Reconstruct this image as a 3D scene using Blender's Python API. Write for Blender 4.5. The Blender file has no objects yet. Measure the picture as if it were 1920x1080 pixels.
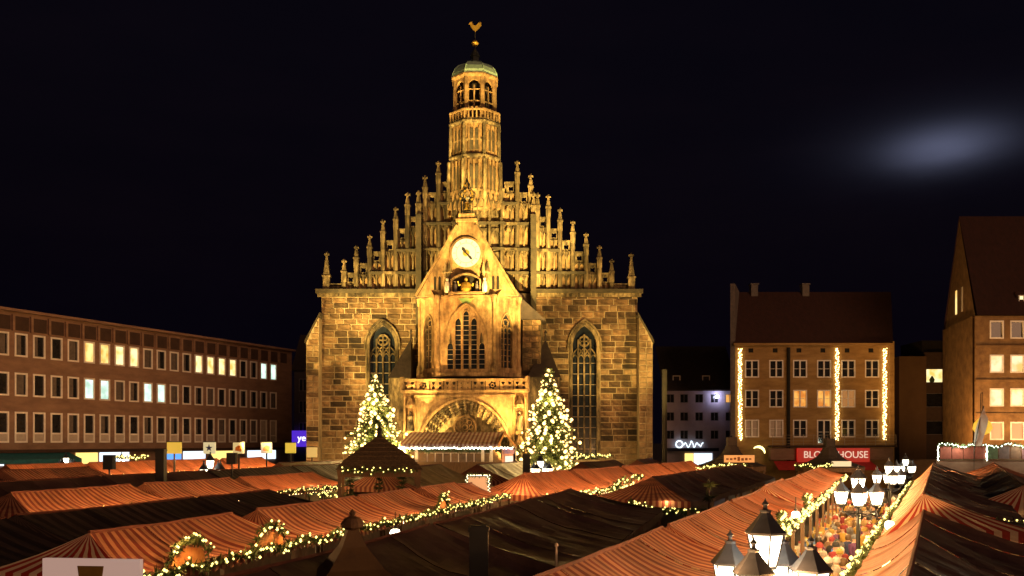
import bpy, math, random
from mathutils import Vector, Matrix
random.seed(7)
R = math.radians
PI = math.pi
scene = bpy.context.scene
COL = scene.collection

# ------------------------------------------------------------------ camera
cam_d = bpy.data.cameras.new('camera')
cam = bpy.data.objects.new('camera', cam_d)
COL.objects.link(cam)
cam.location = (0, 0, 5.3)
cam.rotation_euler = (R(90), 0, 0)
cam_d.sensor_width = 36
cam_d.lens = 36 * 1700 / 1920
cam_d.shift_y = (828 - 540) / 1920
cam_d.clip_end = 3000
scene.camera = cam

# ------------------------------------------------------------------ night sky with moonlit cloud
world = bpy.data.worlds.new('World')
scene.world = world
world.use_nodes = True
wn, wl = world.node_tree.nodes, world.node_tree.links
wn.clear()
def wnode(t, **k):
    n = wn.new(t)
    for a, b in k.items():
        setattr(n, a, b)
    return n
def wmath(op, a, b=None):
    n = wnode('ShaderNodeMath', operation=op)
    for i, v in enumerate((a, b)):
        if v is None: continue
        if isinstance(v, (int, float)): n.inputs[i].default_value = v
        else: wl.new(v, n.inputs[i])
    return n.outputs[0]
w_out = wnode('ShaderNodeOutputWorld')
w_add = wnode('ShaderNodeAddShader')
w_sky = wnode('ShaderNodeTexSky', sky_type='NISHITA', sun_disc=False)
w_sky.sun_elevation = R(-4)
w_sky.sun_rotation = R(150)
w_bg = wnode('ShaderNodeBackground')
w_bg.inputs['Strength'].default_value = 0.05
wl.new(w_sky.outputs[0], w_bg.inputs['Color'])
w_tc = wnode('ShaderNodeTexCoord')
cdir = Vector((.476, 1, .325)).normalized()
t1 = cdir.cross(Vector((0, 0, 1))).normalized()
t2 = t1.cross(cdir).normalized()
def wdot(v):
    n = wnode('ShaderNodeVectorMath', operation='DOT_PRODUCT')
    wl.new(w_tc.outputs['Generated'], n.inputs[0])
    n.inputs[1].default_value = v
    return n.outputs['Value']
w_map = wnode('ShaderNodeMapping')
w_map.inputs['Scale'].default_value = (3, 3, 9)
wl.new(w_tc.outputs['Generated'], w_map.inputs[0])
w_noise = wnode('ShaderNodeTexNoise')
w_noise.inputs['Scale'].default_value = 2.2
w_noise.inputs['Detail'].default_value = 5
wl.new(w_map.outputs[0], w_noise.inputs['Vector'])
nz = w_noise.outputs['Fac']
da = wdot(t1)
db = wmath('ADD', wdot(t2), wmath('MULTIPLY', wmath('SUBTRACT', nz, .5), .008))
def lobe(sa, sb, off=0.0):
    a2 = wmath('POWER', wmath('ABSOLUTE', wmath('DIVIDE', da, sa)), 2.0)
    b2 = wmath('POWER', wmath('ABSOLUTE', wmath('DIVIDE', wmath('ADD', db, off), sb)), 2.0)
    return wmath('EXPONENT', wmath('MULTIPLY', wmath('ADD', a2, b2), -1.0))
front = wmath('GREATER_THAN', wdot(cdir), 0.0)
glow = wmath('MULTIPLY', front, wmath('ADD', wmath('MULTIPLY', lobe(.046, .018), .075), wmath('MULTIPLY', lobe(.10, .034, -.006), .008)))
glow = wmath('MULTIPLY', glow, wmath('ADD', .55, wmath('MULTIPLY', nz, .9)))
w_col = wnode('ShaderNodeMix', data_type='RGBA', blend_type='ADD')
w_col.inputs[0].default_value = 1
w_base = wnode('ShaderNodeMix', data_type='RGBA')
wl.new(nz, w_base.inputs[0])
w_base.inputs[6].default_value = (.0008, .0006, .0026, 1)
w_base.inputs[7].default_value = (.0026, .0015, .0036, 1)
w_tint = wnode('ShaderNodeMix', data_type='RGBA', blend_type='MULTIPLY')
w_tint.inputs[0].default_value = 1
w_tint.inputs[6].default_value = (.95, 1.05, 1.7, 1)
wl.new(glow, w_tint.inputs[7])
wl.new(w_base.outputs[2], w_col.inputs[6])
wl.new(w_tint.outputs[2], w_col.inputs[7])
w_bg2 = wnode('ShaderNodeBackground')
wl.new(w_col.outputs[2], w_bg2.inputs['Color'])
wl.new(w_bg.outputs[0], w_add.inputs[0])
wl.new(w_bg2.outputs[0], w_add.inputs[1])
wl.new(w_add.outputs[0], w_out.inputs[0])

# weak warm glow of the town, from behind the camera and the right
sun_d = bpy.data.lights.new('sun', 'SUN')
sun_d.energy = 0.78
sun_d.angle = R(30)
sun_d.color = (1, .52, .28)
sun = bpy.data.objects.new('sun', sun_d)
COL.objects.link(sun)
sun.rotation_euler = (R(73), 0, R(34))

vs = scene.view_settings
vs.view_transform = 'Standard'
vs.look = 'None'
vs.exposure = 0
vs.gamma = 1
scene.cycles.use_denoising = True
scene.cycles.sample_clamp_indirect = 4
scene.cycles.max_bounces = 5
scene.cycles.diffuse_bounces = 2
scene.cycles.glossy_bounces = 2
scene.cycles.caustics_reflective = False
scene.cycles.caustics_refractive = False

# ------------------------------------------------------------------ materials
MATS = {}
def new_mat(name):
    m = bpy.data.materials.new(name)
    m.use_nodes = True
    MATS[name] = m
    nt = m.node_tree
    return m, nt.nodes, nt.links, nt.nodes['Principled BSDF']

def surf(name, c1, c2=None, rough=.8, scale=3.0, bump=.0, bscale=None, metal=0.0, rnd=0.0, detail=5, stretch=None, spec=None, soot=None):
    """mottled surface: noise between two colours, optional per-object variation and bump"""
    m, n, l, b = new_mat(name)
    b.inputs['Roughness'].default_value = rough
    b.inputs['Metallic'].default_value = metal
    if spec is not None: b.inputs['Specular IOR Level'].default_value = spec
    c2 = c2 or tuple(x * .6 for x in c1)
    tc = n.new('ShaderNodeTexCoord')
    vec = tc.outputs['Object']
    if stretch:
        mp = n.new('ShaderNodeMapping'); mp.inputs['Scale'].default_value = stretch
        l.new(vec, mp.inputs[0]); vec = mp.outputs[0]
    tx = n.new('ShaderNodeTexNoise')
    tx.inputs['Scale'].default_value = scale
    tx.inputs['Detail'].default_value = detail
    tx.inputs['Roughness'].default_value = .65
    l.new(vec, tx.inputs['Vector'])
    fac = tx.outputs['Fac']
    rp = n.new('ShaderNodeValToRGB')
    rp.color_ramp.elements[0].position = .32
    rp.color_ramp.elements[1].position = .68
    rp.color_ramp.elements[0].color = (*c2, 1)
    rp.color_ramp.elements[1].color = (*c1, 1)
    l.new(fac, rp.inputs[0])
    col = rp.outputs[0]
    if rnd:
        oi = n.new('ShaderNodeObjectInfo')
        mr = n.new('ShaderNodeMapRange')
        mr.inputs['To Min'].default_value = 1 - rnd
        mr.inputs['To Max'].default_value = 1 + rnd
        l.new(oi.outputs['Random'], mr.inputs[0])
        mx = n.new('ShaderNodeMix'); mx.data_type = 'RGBA'; mx.blend_type = 'MULTIPLY'
        mx.inputs[0].default_value = 1
        l.new(col, mx.inputs[6]); l.new(mr.outputs[0], mx.inputs[7])
        col = mx.outputs[2]
    if soot:                       # weathering in patches and run-off streaks, several metres across
        ge = n.new('ShaderNodeNewGeometry')
        prev = col
        for (sc, st3, lo, hi) in (((soot[0], (1, 1, .8), soot[1], 1.15)), ((soot[0] * 3.2, (1, 1, .18), soot[2], 1.1))):
            mp2 = n.new('ShaderNodeMapping'); mp2.inputs['Scale'].default_value = st3
            l.new(ge.outputs['Position'], mp2.inputs[0])
            nn_ = n.new('ShaderNodeTexNoise'); nn_.inputs['Scale'].default_value = sc; nn_.inputs['Detail'].default_value = 6
            nn_.inputs['Roughness'].default_value = .7
            l.new(mp2.outputs[0], nn_.inputs['Vector'])
            mr3 = n.new('ShaderNodeMapRange'); mr3.inputs['From Min'].default_value = .38; mr3.inputs['From Max'].default_value = .62
            mr3.inputs['To Min'].default_value = lo; mr3.inputs['To Max'].default_value = hi
            l.new(nn_.outputs['Fac'], mr3.inputs[0])
            mx3 = n.new('ShaderNodeMix'); mx3.data_type = 'RGBA'; mx3.blend_type = 'MULTIPLY'; mx3.inputs[0].default_value = 1
            l.new(prev, mx3.inputs[6]); l.new(mr3.outputs[0], mx3.inputs[7])
            prev = mx3.outputs[2]
        col = prev
    l.new(col, b.inputs['Base Color'])
    if bump:
        t2_ = n.new('ShaderNodeTexNoise')
        t2_.inputs['Scale'].default_value = bscale or scale * 4
        t2_.inputs['Detail'].default_value = 4
        l.new(vec, t2_.inputs['Vector'])
        bp = n.new('ShaderNodeBump'); bp.inputs['Strength'].default_value = bump
        bp.inputs['Distance'].default_value = .05
        l.new(t2_.outputs['Fac'], bp.inputs['Height'])
        l.new(bp.outputs[0], b.inputs['Normal'])
    return m

def emit(name, col, strength, sampled=True, base=(.12, .1, .09)):
    m, n, l, b = new_mat(name)
    b.inputs['Base Color'].default_value = (*base, 1)
    b.inputs['Emission Color'].default_value = (*col, 1)
    b.inputs['Emission Strength'].default_value = strength
    if not sampled: m.cycles.emission_sampling = 'NONE'
    return m

def lit_pane(name, ca, cb, strength):
    m = emit(name, ca, strength)
    n, l = m.node_tree.nodes, m.node_tree.links
    b = n['Principled BSDF']
    ge = n.new('ShaderNodeNewGeometry')
    nz_ = n.new('ShaderNodeTexNoise'); nz_.inputs['Scale'].default_value = .9; nz_.inputs['Detail'].default_value = 3
    l.new(ge.outputs['Position'], nz_.inputs['Vector'])
    rp = n.new('ShaderNodeValToRGB')
    rp.color_ramp.elements[0].position, rp.color_ramp.elements[1].position = .36, .56
    rp.color_ramp.elements[0].color, rp.color_ramp.elements[1].color = (*cb, 1), (*ca, 1)
    l.new(nz_.outputs['Fac'], rp.inputs[0]); l.new(rp.outputs[0], b.inputs['Emission Color'])
    return m

def striped(name, ca, cb, period=.30, rough=.75, wear=.55, transl=.0):
    """woven canvas printed with stripes that run along the second UV axis"""
    m, n, l, b = new_mat(name)
    b.inputs['Roughness'].default_value = rough
    uv = n.new('ShaderNodeUVMap'); uv.uv_map = 'UVMap'
    sp = n.new('ShaderNodeSeparateXYZ'); l.new(uv.outputs[0], sp.inputs[0])
    dv = n.new('ShaderNodeMath'); dv.operation = 'DIVIDE'; dv.inputs[1].default_value = period
    l.new(sp.outputs[0], dv.inputs[0])
    fr = n.new('ShaderNodeMath'); fr.operation = 'FRACT'; l.new(dv.outputs[0], fr.inputs[0])
    gt = n.new('ShaderNodeMath'); gt.operation = 'GREATER_THAN'; gt.inputs[1].default_value = .5
    l.new(fr.outputs[0], gt.inputs[0])
    mx = n.new('ShaderNodeMix'); mx.data_type = 'RGBA'
    mx.inputs[6].default_value = (*ca, 1); mx.inputs[7].default_value = (*cb, 1)
    l.new(gt.outputs[0], mx.inputs[0])
    tc = n.new('ShaderNodeTexCoord')
    mp = n.new('ShaderNodeMapping'); mp.inputs['Scale'].default_value = (.9, 3.2, 1.5)
    l.new(tc.outputs['Object'], mp.inputs[0])
    nz_ = n.new('ShaderNodeTexNoise'); nz_.inputs['Scale'].default_value = 1.3; nz_.inputs['Detail'].default_value = 6
    l.new(mp.outputs[0], nz_.inputs['Vector'])
    mr = n.new('ShaderNodeMapRange'); mr.inputs['From Min'].default_value = .3; mr.inputs['From Max'].default_value = .7
    mr.inputs['To Min'].default_value = 1 - wear; mr.inputs['To Max'].default_value = 1.0
    l.new(nz_.outputs['Fac'], mr.inputs[0])
    oi = n.new('ShaderNodeObjectInfo')
    mr2 = n.new('ShaderNodeMapRange'); mr2.inputs['To Min'].default_value = .62; mr2.inputs['To Max'].default_value = 1.1
    l.new(oi.outputs['Random'], mr2.inputs[0])
    mu = n.new('ShaderNodeMath'); mu.operation = 'MULTIPLY'
    l.new(mr.outputs[0], mu.inputs[0]); l.new(mr2.outputs[0], mu.inputs[1])
    m2 = n.new('ShaderNodeMix'); m2.data_type = 'RGBA'; m2.blend_type = 'MULTIPLY'; m2.inputs[0].default_value = 1
    l.new(mx.outputs[2], m2.inputs[6]); l.new(mu.outputs[0], m2.inputs[7])
    l.new(m2.outputs[2], b.inputs['Base Color'])
    bp = n.new('ShaderNodeBump'); bp.inputs['Strength'].default_value = .5; bp.inputs['Distance'].default_value = .06
    l.new(nz_.outputs['Fac'], bp.inputs['Height']); l.new(bp.outputs[0], b.inputs['Normal'])
    return m

STONE = surf('sandstone_block', (.30, .185, .09), (.085, .048, .024), rough=.9, scale=2.2, bump=.5, bscale=9, rnd=.75, soot=(.28, .32, .5))
MORTAR = surf('mortar', (.58, .46, .29), (.42, .32, .19), rough=.95, scale=4, soot=(.28, .5, .6))
CARVED = surf('carved_sandstone', (.50, .38, .20), (.07, .048, .027), rough=.9, scale=2.0, bump=.6, bscale=7, rnd=.35, stretch=(1.6, 1.6, .7), soot=(.5, .28, .35))
PALE = surf('pale_sandstone', (.54, .36, .17), (.28, .16, .07), rough=.9, scale=1.6, bump=.35, bscale=8, rnd=.15, soot=(.6, .5, .5))
COPING = surf('dark_coping', (.10, .08, .05), (.04, .035, .025), rough=.95, scale=2)  # dark brown tone of copings, strings and gable buttresses
SLATE = surf('roof_slate', (.05, .035, .03), (.025, .018, .016), rough=.85, scale=2, bump=.5, bscale=6)
COPPER = surf('patinated_copper', (.50, .72, .56), (.32, .52, .40), rough=.6, scale=1.5, stretch=(3, 3, .6))
GOLD = surf('gilding', (.85, .58, .14), (.6, .36, .06), rough=.35, metal=.7, scale=6)
LEAD = surf('leaded_glass', (.02, .028, .045), (.012, .014, .02), rough=.12, scale=3, spec=.6)
BARS = surf('window_lead_bar', (.42, .36, .30), (.3, .24, .18), rough=.8)
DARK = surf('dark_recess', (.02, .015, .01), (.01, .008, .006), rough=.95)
IRON = surf('black_iron', (.018, .018, .02), (.01, .01, .012), rough=.45, metal=.3)
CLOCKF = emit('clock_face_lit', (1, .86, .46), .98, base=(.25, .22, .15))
BLACKP = surf('black_paint', (.015, .015, .015), rough=.6)
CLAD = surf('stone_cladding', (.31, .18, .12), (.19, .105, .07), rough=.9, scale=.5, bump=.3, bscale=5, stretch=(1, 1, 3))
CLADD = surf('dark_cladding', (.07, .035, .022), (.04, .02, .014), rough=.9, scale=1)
FRAME = surf('white_window_frame', (.88, .80, .74), (.78, .68, .6), rough=.6, rnd=.08)
GLASS = surf('dark_window_glass', (.03, .028, .03), (.015, .014, .016), rough=.08, scale=.8, spec=.7)
BLIND = surf('pale_window_blind', (.55, .45, .38), (.46, .36, .3), rough=.8)
WARMW = lit_pane('window_lit_warm', (1, .74, .26), (.75, .36, .05), 1.35)
YELW = lit_pane('window_lit_yellow', (1, .84, .42), (.8, .5, .1), 1.4)
COOLW = lit_pane('window_lit_cool', (.75, 1, .86), (.4, .62, .5), 1.35)
ORANW = lit_pane('window_lit_orange', (1, .48, .09), (.7, .2, .02), 1.0)
WOOD = surf('brown_wood', (.16, .09, .045), (.09, .045, .02), rough=.75, scale=3, stretch=(6, 1, 1))
WHITEP = surf('white_painted_wood', (.8, .76, .7), (.66, .6, .54), rough=.6)
RED, WHT = (.19, .026, .011), (.48, .225, .115)
CANVAS = striped('striped_canvas', RED, WHT, .27)
CANVAS_W = striped('wide_striped_canvas', (.40, .030, .012), (.78, .58, .38), .34, wear=.2)
CANVAS_R = striped('faded_rust_canvas', (.32, .085, .034), (.45, .16, .07), .22, wear=.5)
CANVAS_SHADED = striped('shaded_striped_canvas', (.030, .012, .008), (.085, .052, .040), .42, wear=.6)  # darker copy of the striped canvas; the unlit rows' shade is in its colour
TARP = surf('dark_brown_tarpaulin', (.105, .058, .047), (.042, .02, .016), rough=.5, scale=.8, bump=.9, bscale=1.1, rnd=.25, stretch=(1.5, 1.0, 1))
THATCH = surf('brown_shingle_roof', (.085, .055, .03), (.035, .02, .01), rough=.95, scale=8, bump=.8, bscale=20)
NEEDLE = surf('fir_needles', (.085, .115, .03), (.03, .055, .015), rough=.7, scale=6, rnd=.2)
BARK = surf('bark', (.10, .065, .04), (.05, .03, .02), rough=.95, scale=6, bump=.5)
BULB = emit('garland_bulb', (1, .80, .22), 3.2, sampled=False)
TBULB = emit('tree_bulb', (1, .62, .21), 4.5, sampled=False)
LAMPG = emit('lantern_glass', (1, .86, .58), 16.0)
def _lamp_glass():
    n, l = LAMPG.node_tree.nodes, LAMPG.node_tree.links
    tc = n.new('ShaderNodeTexCoord'); sp_ = n.new('ShaderNodeSeparateXYZ'); l.new(tc.outputs['Object'], sp_.inputs[0])
    rp = n.new('ShaderNodeValToRGB')
    e = rp.color_ramp.elements
    e[0].position, e[0].color = .03, (.05, .05, .05, 1)
    e[1].position, e[1].color = .5, (.09, .09, .09, 1)
    x = e.new(.27); x.color = (1, 1, 1, 1)
    l.new(sp_.outputs[2], rp.inputs[0])
    mu = n.new('ShaderNodeMath'); mu.operation = 'MULTIPLY'; mu.inputs[1].default_value = 20.0
    l.new(rp.outputs[0], mu.inputs[0]); l.new(mu.outputs[0], n['Principled BSDF'].inputs['Emission Strength'])
_lamp_glass()
STRIPB = emit('light_strip_bulb', (1, .70, .26), 9.0)
FLOODG = emit('floodlight_glass', (1, .7, .3), 4.0, sampled=False)

# ------------------------------------------------------------------ mesh helpers
def link(o, parent=None):
    COL.objects.link(o)
    if parent is not None: o.parent = parent
    return o

def tag(o, label=None, cat=None, group=None, kind=None):
    if label: o['label'] = label
    if cat: o['category'] = cat
    if group: o['group'] = group
    if kind: o['kind'] = kind
    return o

def empty(name, loc=(0, 0, 0), rz=0.0, parent=None):
    o = bpy.data.objects.new(name, None)
    o.empty_display_size = .3
    link(o, parent)
    o.location = loc
    o.rotation_euler = (0, 0, rz)
    return o

def inst(name, mesh, parent=None, loc=(0, 0, 0), rot=(0, 0, 0), scale=(1, 1, 1)):
    o = bpy.data.objects.new(name, mesh)
    link(o, parent)
    o.location, o.rotation_euler, o.scale = loc, rot, scale
    return o

def copy_tree(o, parent=None):
    c = o.copy()
    link(c)
    c.parent = parent
    for ch in list(o.children):
        copy_tree(ch, c)
    return c

class MB:
    def __init__(s):
        s.v, s.f, s.uv, s.m = [], [], [], []
        s.has_uv = False
    def face(s, pts, m=0, uv=None):
        i = len(s.v)
        s.v.extend([tuple(p) for p in pts])
        s.f.append(tuple(range(i, i + len(pts))))
        s.m.append(m)
        if uv: s.has_uv = True
        s.uv.append(uv or [(0, 0)] * len(pts))
    def box(s, x0, x1, y0, y1, z0, z1, m=0):
        a = [(x0,y0,z0),(x1,y0,z0),(x1,y1,z0),(x0,y1,z0),(x0,y0,z1),(x1,y0,z1),(x1,y1,z1),(x0,y1,z1)]
        for q in ((0,3,2,1),(4,5,6,7),(0,1,5,4),(1,2,6,5),(2,3,7,6),(3,0,4,7)):
            s.face([a[k] for k in q], m)
        return s
    def cbox(s, c, d, m=0):
        return s.box(c[0]-d[0]/2, c[0]+d[0]/2, c[1]-d[1]/2, c[1]+d[1]/2, c[2]-d[2]/2, c[2]+d[2]/2, m)
    def lathe(s, prof, seg=8, c=(0, 0), rot=0.0, m=0, cap=True, sx=1, sy=1):
        n = len(prof)
        def P(i, k):
            a = rot + 2 * PI * k / seg
            return (c[0] + prof[i][0] * math.cos(a) * sx, c[1] + prof[i][0] * math.sin(a) * sy, prof[i][1])
        for i in range(n - 1):
            for k in range(seg):
                if prof[i][0] < 1e-5:
                    s.face([P(i, 0), P(i+1, k+1), P(i+1, k)], m)
                elif prof[i+1][0] < 1e-5:
                    s.face([P(i, k), P(i, k+1), P(i+1, 0)], m)
                else:
                    s.face([P(i, k), P(i, k+1), P(i+1, k+1), P(i+1, k)], m)
        if cap:
            if prof[0][0] > 1e-5: s.face([P(0, k) for k in range(seg)][::-1], m)
            if prof[-1][0] > 1e-5: s.face([P(n-1, k) for k in range(seg)], m)
        return s
    def tube(s, pts, r, seg=6, m=0):
        pts = [Vector(p) for p in pts]
        rr = r if isinstance(r, (list, tuple)) else [r] * len(pts)
        rings = []
        for i, p in enumerate(pts):
            d = (pts[min(i+1, len(pts)-1)] - pts[max(i-1, 0)]).normalized()
            u = d.cross(Vector((0, 0, 1)))
            if u.length < 1e-3: u = d.cross(Vector((1, 0, 0)))
            u.normalize(); w = d.cross(u)
            rings.append([p + (u*math.cos(2*PI*k/seg) + w*math.sin(2*PI*k/seg)) * rr[i] for k in range(seg)])
        for a, b in zip(rings[:-1], rings[1:]):
            for k in range(seg):
                s.face([a[k], a[(k+1) % seg], b[(k+1) % seg], b[k]], m)
        s.face(rings[0], m); s.face(rings[-1][::-1], m)
        return s
    def sweep(s, pts, w, y0, y1, closed=False, m=0):
        """moulding of width w along a path in the XZ plane, between depths y0 (front) and y1"""
        n = len(pts)
        P = [Vector((p[0], p[1])) for p in pts]
        L = []
        for i in range(n):
            if closed: a, b = P[(i-1) % n], P[(i+1) % n]
            else: a, b = P[max(i-1, 0)], P[min(i+1, n-1)]
            d = (b - a).normalized()
            nn = Vector((-d.y, d.x)) * w / 2
            L.append((P[i] + nn, P[i] - nn))
        rng = range(n if closed else n - 1)
        for i in rng:
            j = (i + 1) % n
            (a, b), (c, d) = L[i], L[j]
            s.face([(b.x,y0,b.y),(d.x,y0,d.y),(c.x,y0,c.y),(a.x,y0,a.y)], m)
            s.face([(a.x,y0,a.y),(c.x,y0,c.y),(c.x,y1,c.y),(a.x,y1,a.y)], m)
            s.face([(d.x,y0,d.y),(b.x,y0,b.y),(b.x,y1,b.y),(d.x,y1,d.y)], m)
        if not closed:
            for (a, b) in (L[0], L[-1]):
                s.face([(a.x,y0,a.y),(b.x,y0,b.y),(b.x,y1,b.y),(a.x,y1,a.y)], m)
        return s
    def prism(s, poly, y0, y1, m=0):
        """polygon in the XZ plane extruded from y0 to y1"""
        s.face([(x, y0, z) for x, z in poly], m)
        s.face([(x, y1, z) for x, z in poly][::-1], m)
        for i in range(len(poly)):
            (a, b), (c, d) = poly[i], poly[(i+1) % len(poly)]
            s.face([(a,y0,b),(a,y1,b),(c,y1,d),(c,y0,d)], m)
        return s
    def plan(s, poly, z0, z1, m=0):
        s.face([(x, y, z1) for x, y in poly], m)
        s.face([(x, y, z0) for x, y in poly][::-1], m)
        for i in range(len(poly)):
            (a, b), (c, d) = poly[i], poly[(i+1) % len(poly)]
            s.face([(a,b,z0),(c,d,z0),(c,d,z1),(a,b,z1)], m)
        return s
    def wall(s, x0, x1, z0, z1, ops, y=0.0, depth=.3, m=0):
        """front sheet with real openings (cx, half, zbottom, zspring, zapex) and their reveals"""
        xs = {x0, x1}
        cur = []
        for o in ops:
            pts = arch_pts(*o)
            cur.append(pts)
            for p in pts: xs.add(round(p[0], 5))
        xs = sorted(xs)
        for a, b in zip(xs[:-1], xs[1:]):
            if b - a < 1e-4: continue
            mid = (a + b) / 2
            holes = []
            for o, pts in zip(ops, cur):
                if abs(mid - o[0]) < o[1]:
                    holes.append((o[2], arch_z(o, a), arch_z(o, b)))
            holes.sort()
            la, lb = z0, z0
            for (hb, ta, tb) in holes:
                s.face([(a,y,la),(b,y,lb),(b,y,hb),(a,y,hb)], m)
                s.face([(a,y,ta),(b,y,tb),(b,y+depth,tb),(a,y+depth,ta)], m)
                la, lb = ta, tb
            s.face([(a,y,la),(b,y,lb),(b,y,z1),(a,y,z1)], m)
        for o in ops:
            cx, h, zb, zs, za = o
            s.face([(cx-h,y,zb),(cx-h,y+depth,zb),(cx-h,y+depth,zs),(cx-h,y,zs)], m)
            s.face([(cx+h,y,zb),(cx+h,y+depth,zb),(cx+h,y+depth,zs),(cx+h,y,zs)], m)
            s.face([(cx-h,y,zb),(cx+h,y,zb),(cx+h,y+depth,zb),(cx-h,y+depth,zb)], m)
        return s
    def mesh(s, name, mats):
        me = bpy.data.meshes.new(name)
        me.from_pydata(s.v, [], s.f)
        for mt in (mats if isinstance(mats, (list, tuple)) else [mats]): me.materials.append(mt)
        if isinstance(mats, (list, tuple)) and len(mats) > 1:
            me.polygons.foreach_set('material_index', s.m)
        if s.has_uv:
            uvl = me.uv_layers.new(name='UVMap')
            flat = [c for u in s.uv for p in u for c in p]
            uvl.data.foreach_set('uv', flat)
        me.update()
        return me
    def build(s, name, mats, parent=None, loc=(0, 0, 0), rot=(0, 0, 0), smooth=False, kind=None):
        me = s.mesh(name, mats)
        if smooth:
            me.polygons.foreach_set('use_smooth', [True] * len(me.polygons))
        o = inst(name, me, parent, loc, rot)
        if kind: o['kind'] = kind
        return o

def arch_z(o, x):
    cx, h, zb, zs, za = o
    t = abs(x - cx)
    if za - zs < 1e-6 or t >= h: return zs if t >= h - 1e-6 else za
    r = (h*h + (za-zs)**2) / (2*h)
    if za - zs <= h * .999:      # flat segmental arch
        hh = za - zs
        r = (h*h + hh*hh) / (2*hh)
        return zs + math.sqrt(max(r*r - t*t, 0)) - (r - hh)
    return zs + math.sqrt(max(r*r - (t + r - h)**2, 0))

def arch_pts(cx, h, zb, zs, za, n=7):
    if za - zs < 1e-6: return [(cx - h, zs), (cx + h, zs)]
    out = []
    for i in range(2*n + 1):
        a = -1 + i / n
        x = cx + h * (math.sin(a * PI / 2) if abs(a) <= 1 else a)
        out.append((x, arch_z((cx, h, zb, zs, za), x)))
    return out

def arch_poly(cx, h, zb, zs, za, n=7):
    return [(cx + h, zb), ] + arch_pts(cx, h, zb, zs, za, n)[::-1] + [(cx - h, zb)]

def quatre_panel(mb, cx, cz, w, h, y0, y1, rad, lobes=4, rot=PI/4, m=0, n=40):
    """flat stone panel pierced by a lobed opening"""
    inn, out = [], []
    for k in range(n):
        a = 2*PI*k/n
        r = rad * (.68 + .32 * abs(math.cos(lobes/2*(a - rot))))
        inn.append((cx + r*math.cos(a), cz + r*math.sin(a)))
        ca, sa = math.cos(a), math.sin(a)
        t = min((w/2)/max(abs(ca), 1e-6), (h/2)/max(abs(sa), 1e-6))
        out.append((cx + t*ca, cz + t*sa))
    for k in range(n):
        j = (k+1) % n
        mb.face([(inn[k][0],y0,inn[k][1]),(inn[j][0],y0,inn[j][1]),(out[j][0],y0,out[j][1]),(out[k][0],y0,out[k][1])], m)
        mb.face([(inn[k][0],y1,inn[k][1]),(out[k][0],y1,out[k][1]),(out[j][0],y1,out[j][1]),(inn[j][0],y1,inn[j][1])], m)
        mb.face([(inn[k][0],y0,inn[k][1]),(inn[k][0],y1,inn[k][1]),(inn[j][0],y1,inn[j][1]),(inn[j][0],y0,inn[j][1])], m)
        mb.face([(out[k][0],y0,out[k][1]),(out[j][0],y0,out[j][1]),(out[j][0],y1,out[j][1]),(out[k][0],y1,out[k][1])], m)

def point_light(name, parent, loc, energy, color, radius=.12):
    d = bpy.data.lights.new(name, 'POINT')
    d.energy, d.color, d.shadow_soft_size = energy, color, radius
    o = bpy.data.objects.new(name, d)
    link(o, parent)
    o.location = loc
    return o

def circle_pts(cx, cz, r, n=24):
    return [(cx + r*math.cos(2*PI*k/n), cz + r*math.sin(2*PI*k/n)) for k in range(n)]

# ================================================================== ground
def make_ground():
    m, n, l, b = new_mat('square_paving')
    b.inputs['Roughness'].default_value = .55
    tc = n.new('ShaderNodeTexCoord')
    br = n.new('ShaderNodeTexBrick')
    br.inputs['Scale'].default_value = 1.6
    br.inputs['Color1'].default_value = (.085, .075, .065, 1)
    br.inputs['Color2'].default_value = (.055, .05, .045, 1)
    br.inputs['Mortar'].default_value = (.025, .022, .02, 1)
    l.new(tc.outputs['Object'], br.inputs['Vector'])
    l.new(br.outputs['Color'], b.inputs['Base Color'])
    bp = n.new('ShaderNodeBump'); bp.inputs['Strength'].default_value = .4; bp.inputs['Distance'].default_value = .02
    l.new(br.outputs['Fac'], bp.inputs['Height']); bp.invert = True
    l.new(bp.outputs[0], b.inputs['Normal'])
    g = MB()
    g.face([(-1500, -400, 0), (1500, -400, 0), (1500, 2500, 0), (-1500, 2500, 0)])
    o = g.build('ground', m)
    tag(o, 'stone paving of the market square between the stalls', 'ground', kind='structure')
make_ground()

# ================================================================== church
def zz(py): return 5.3 + (828 - py) / 20.0
def xl(px): return (px - 899) / 20.0

church = empty('church', (-3.05, 85, 0))
tag(church, 'floodlit Gothic sandstone church with stepped gable and octagonal tower', 'church')

# --- block mesh shared by every single stone
def block_mesh(i):
    mb = MB()
    random.seed(100 + i)
    j = lambda: random.uniform(-.02, .02)
    bk = [(-.5, 0, -.5), (.5, 0, -.5), (.5, 0, .5), (-.5, 0, .5)]
    fr = [(-.47 + j(), -1 + j() * 6, -.44 + j()), (.47 + j(), -1 + j() * 6, -.44 + j()), (.47 + j(), -1 + j() * 6, .44 + j()), (-.47 + j(), -1 + j() * 6, .44 + j())]
    mb.face(fr)
    for k in range(4):
        q = (k + 1) % 4
        mb.face([bk[k], bk[q], fr[q], fr[k]])
    return mb.mesh('stone', STONE)
BLOCKS = [block_mesh(i) for i in range(4)]

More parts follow.
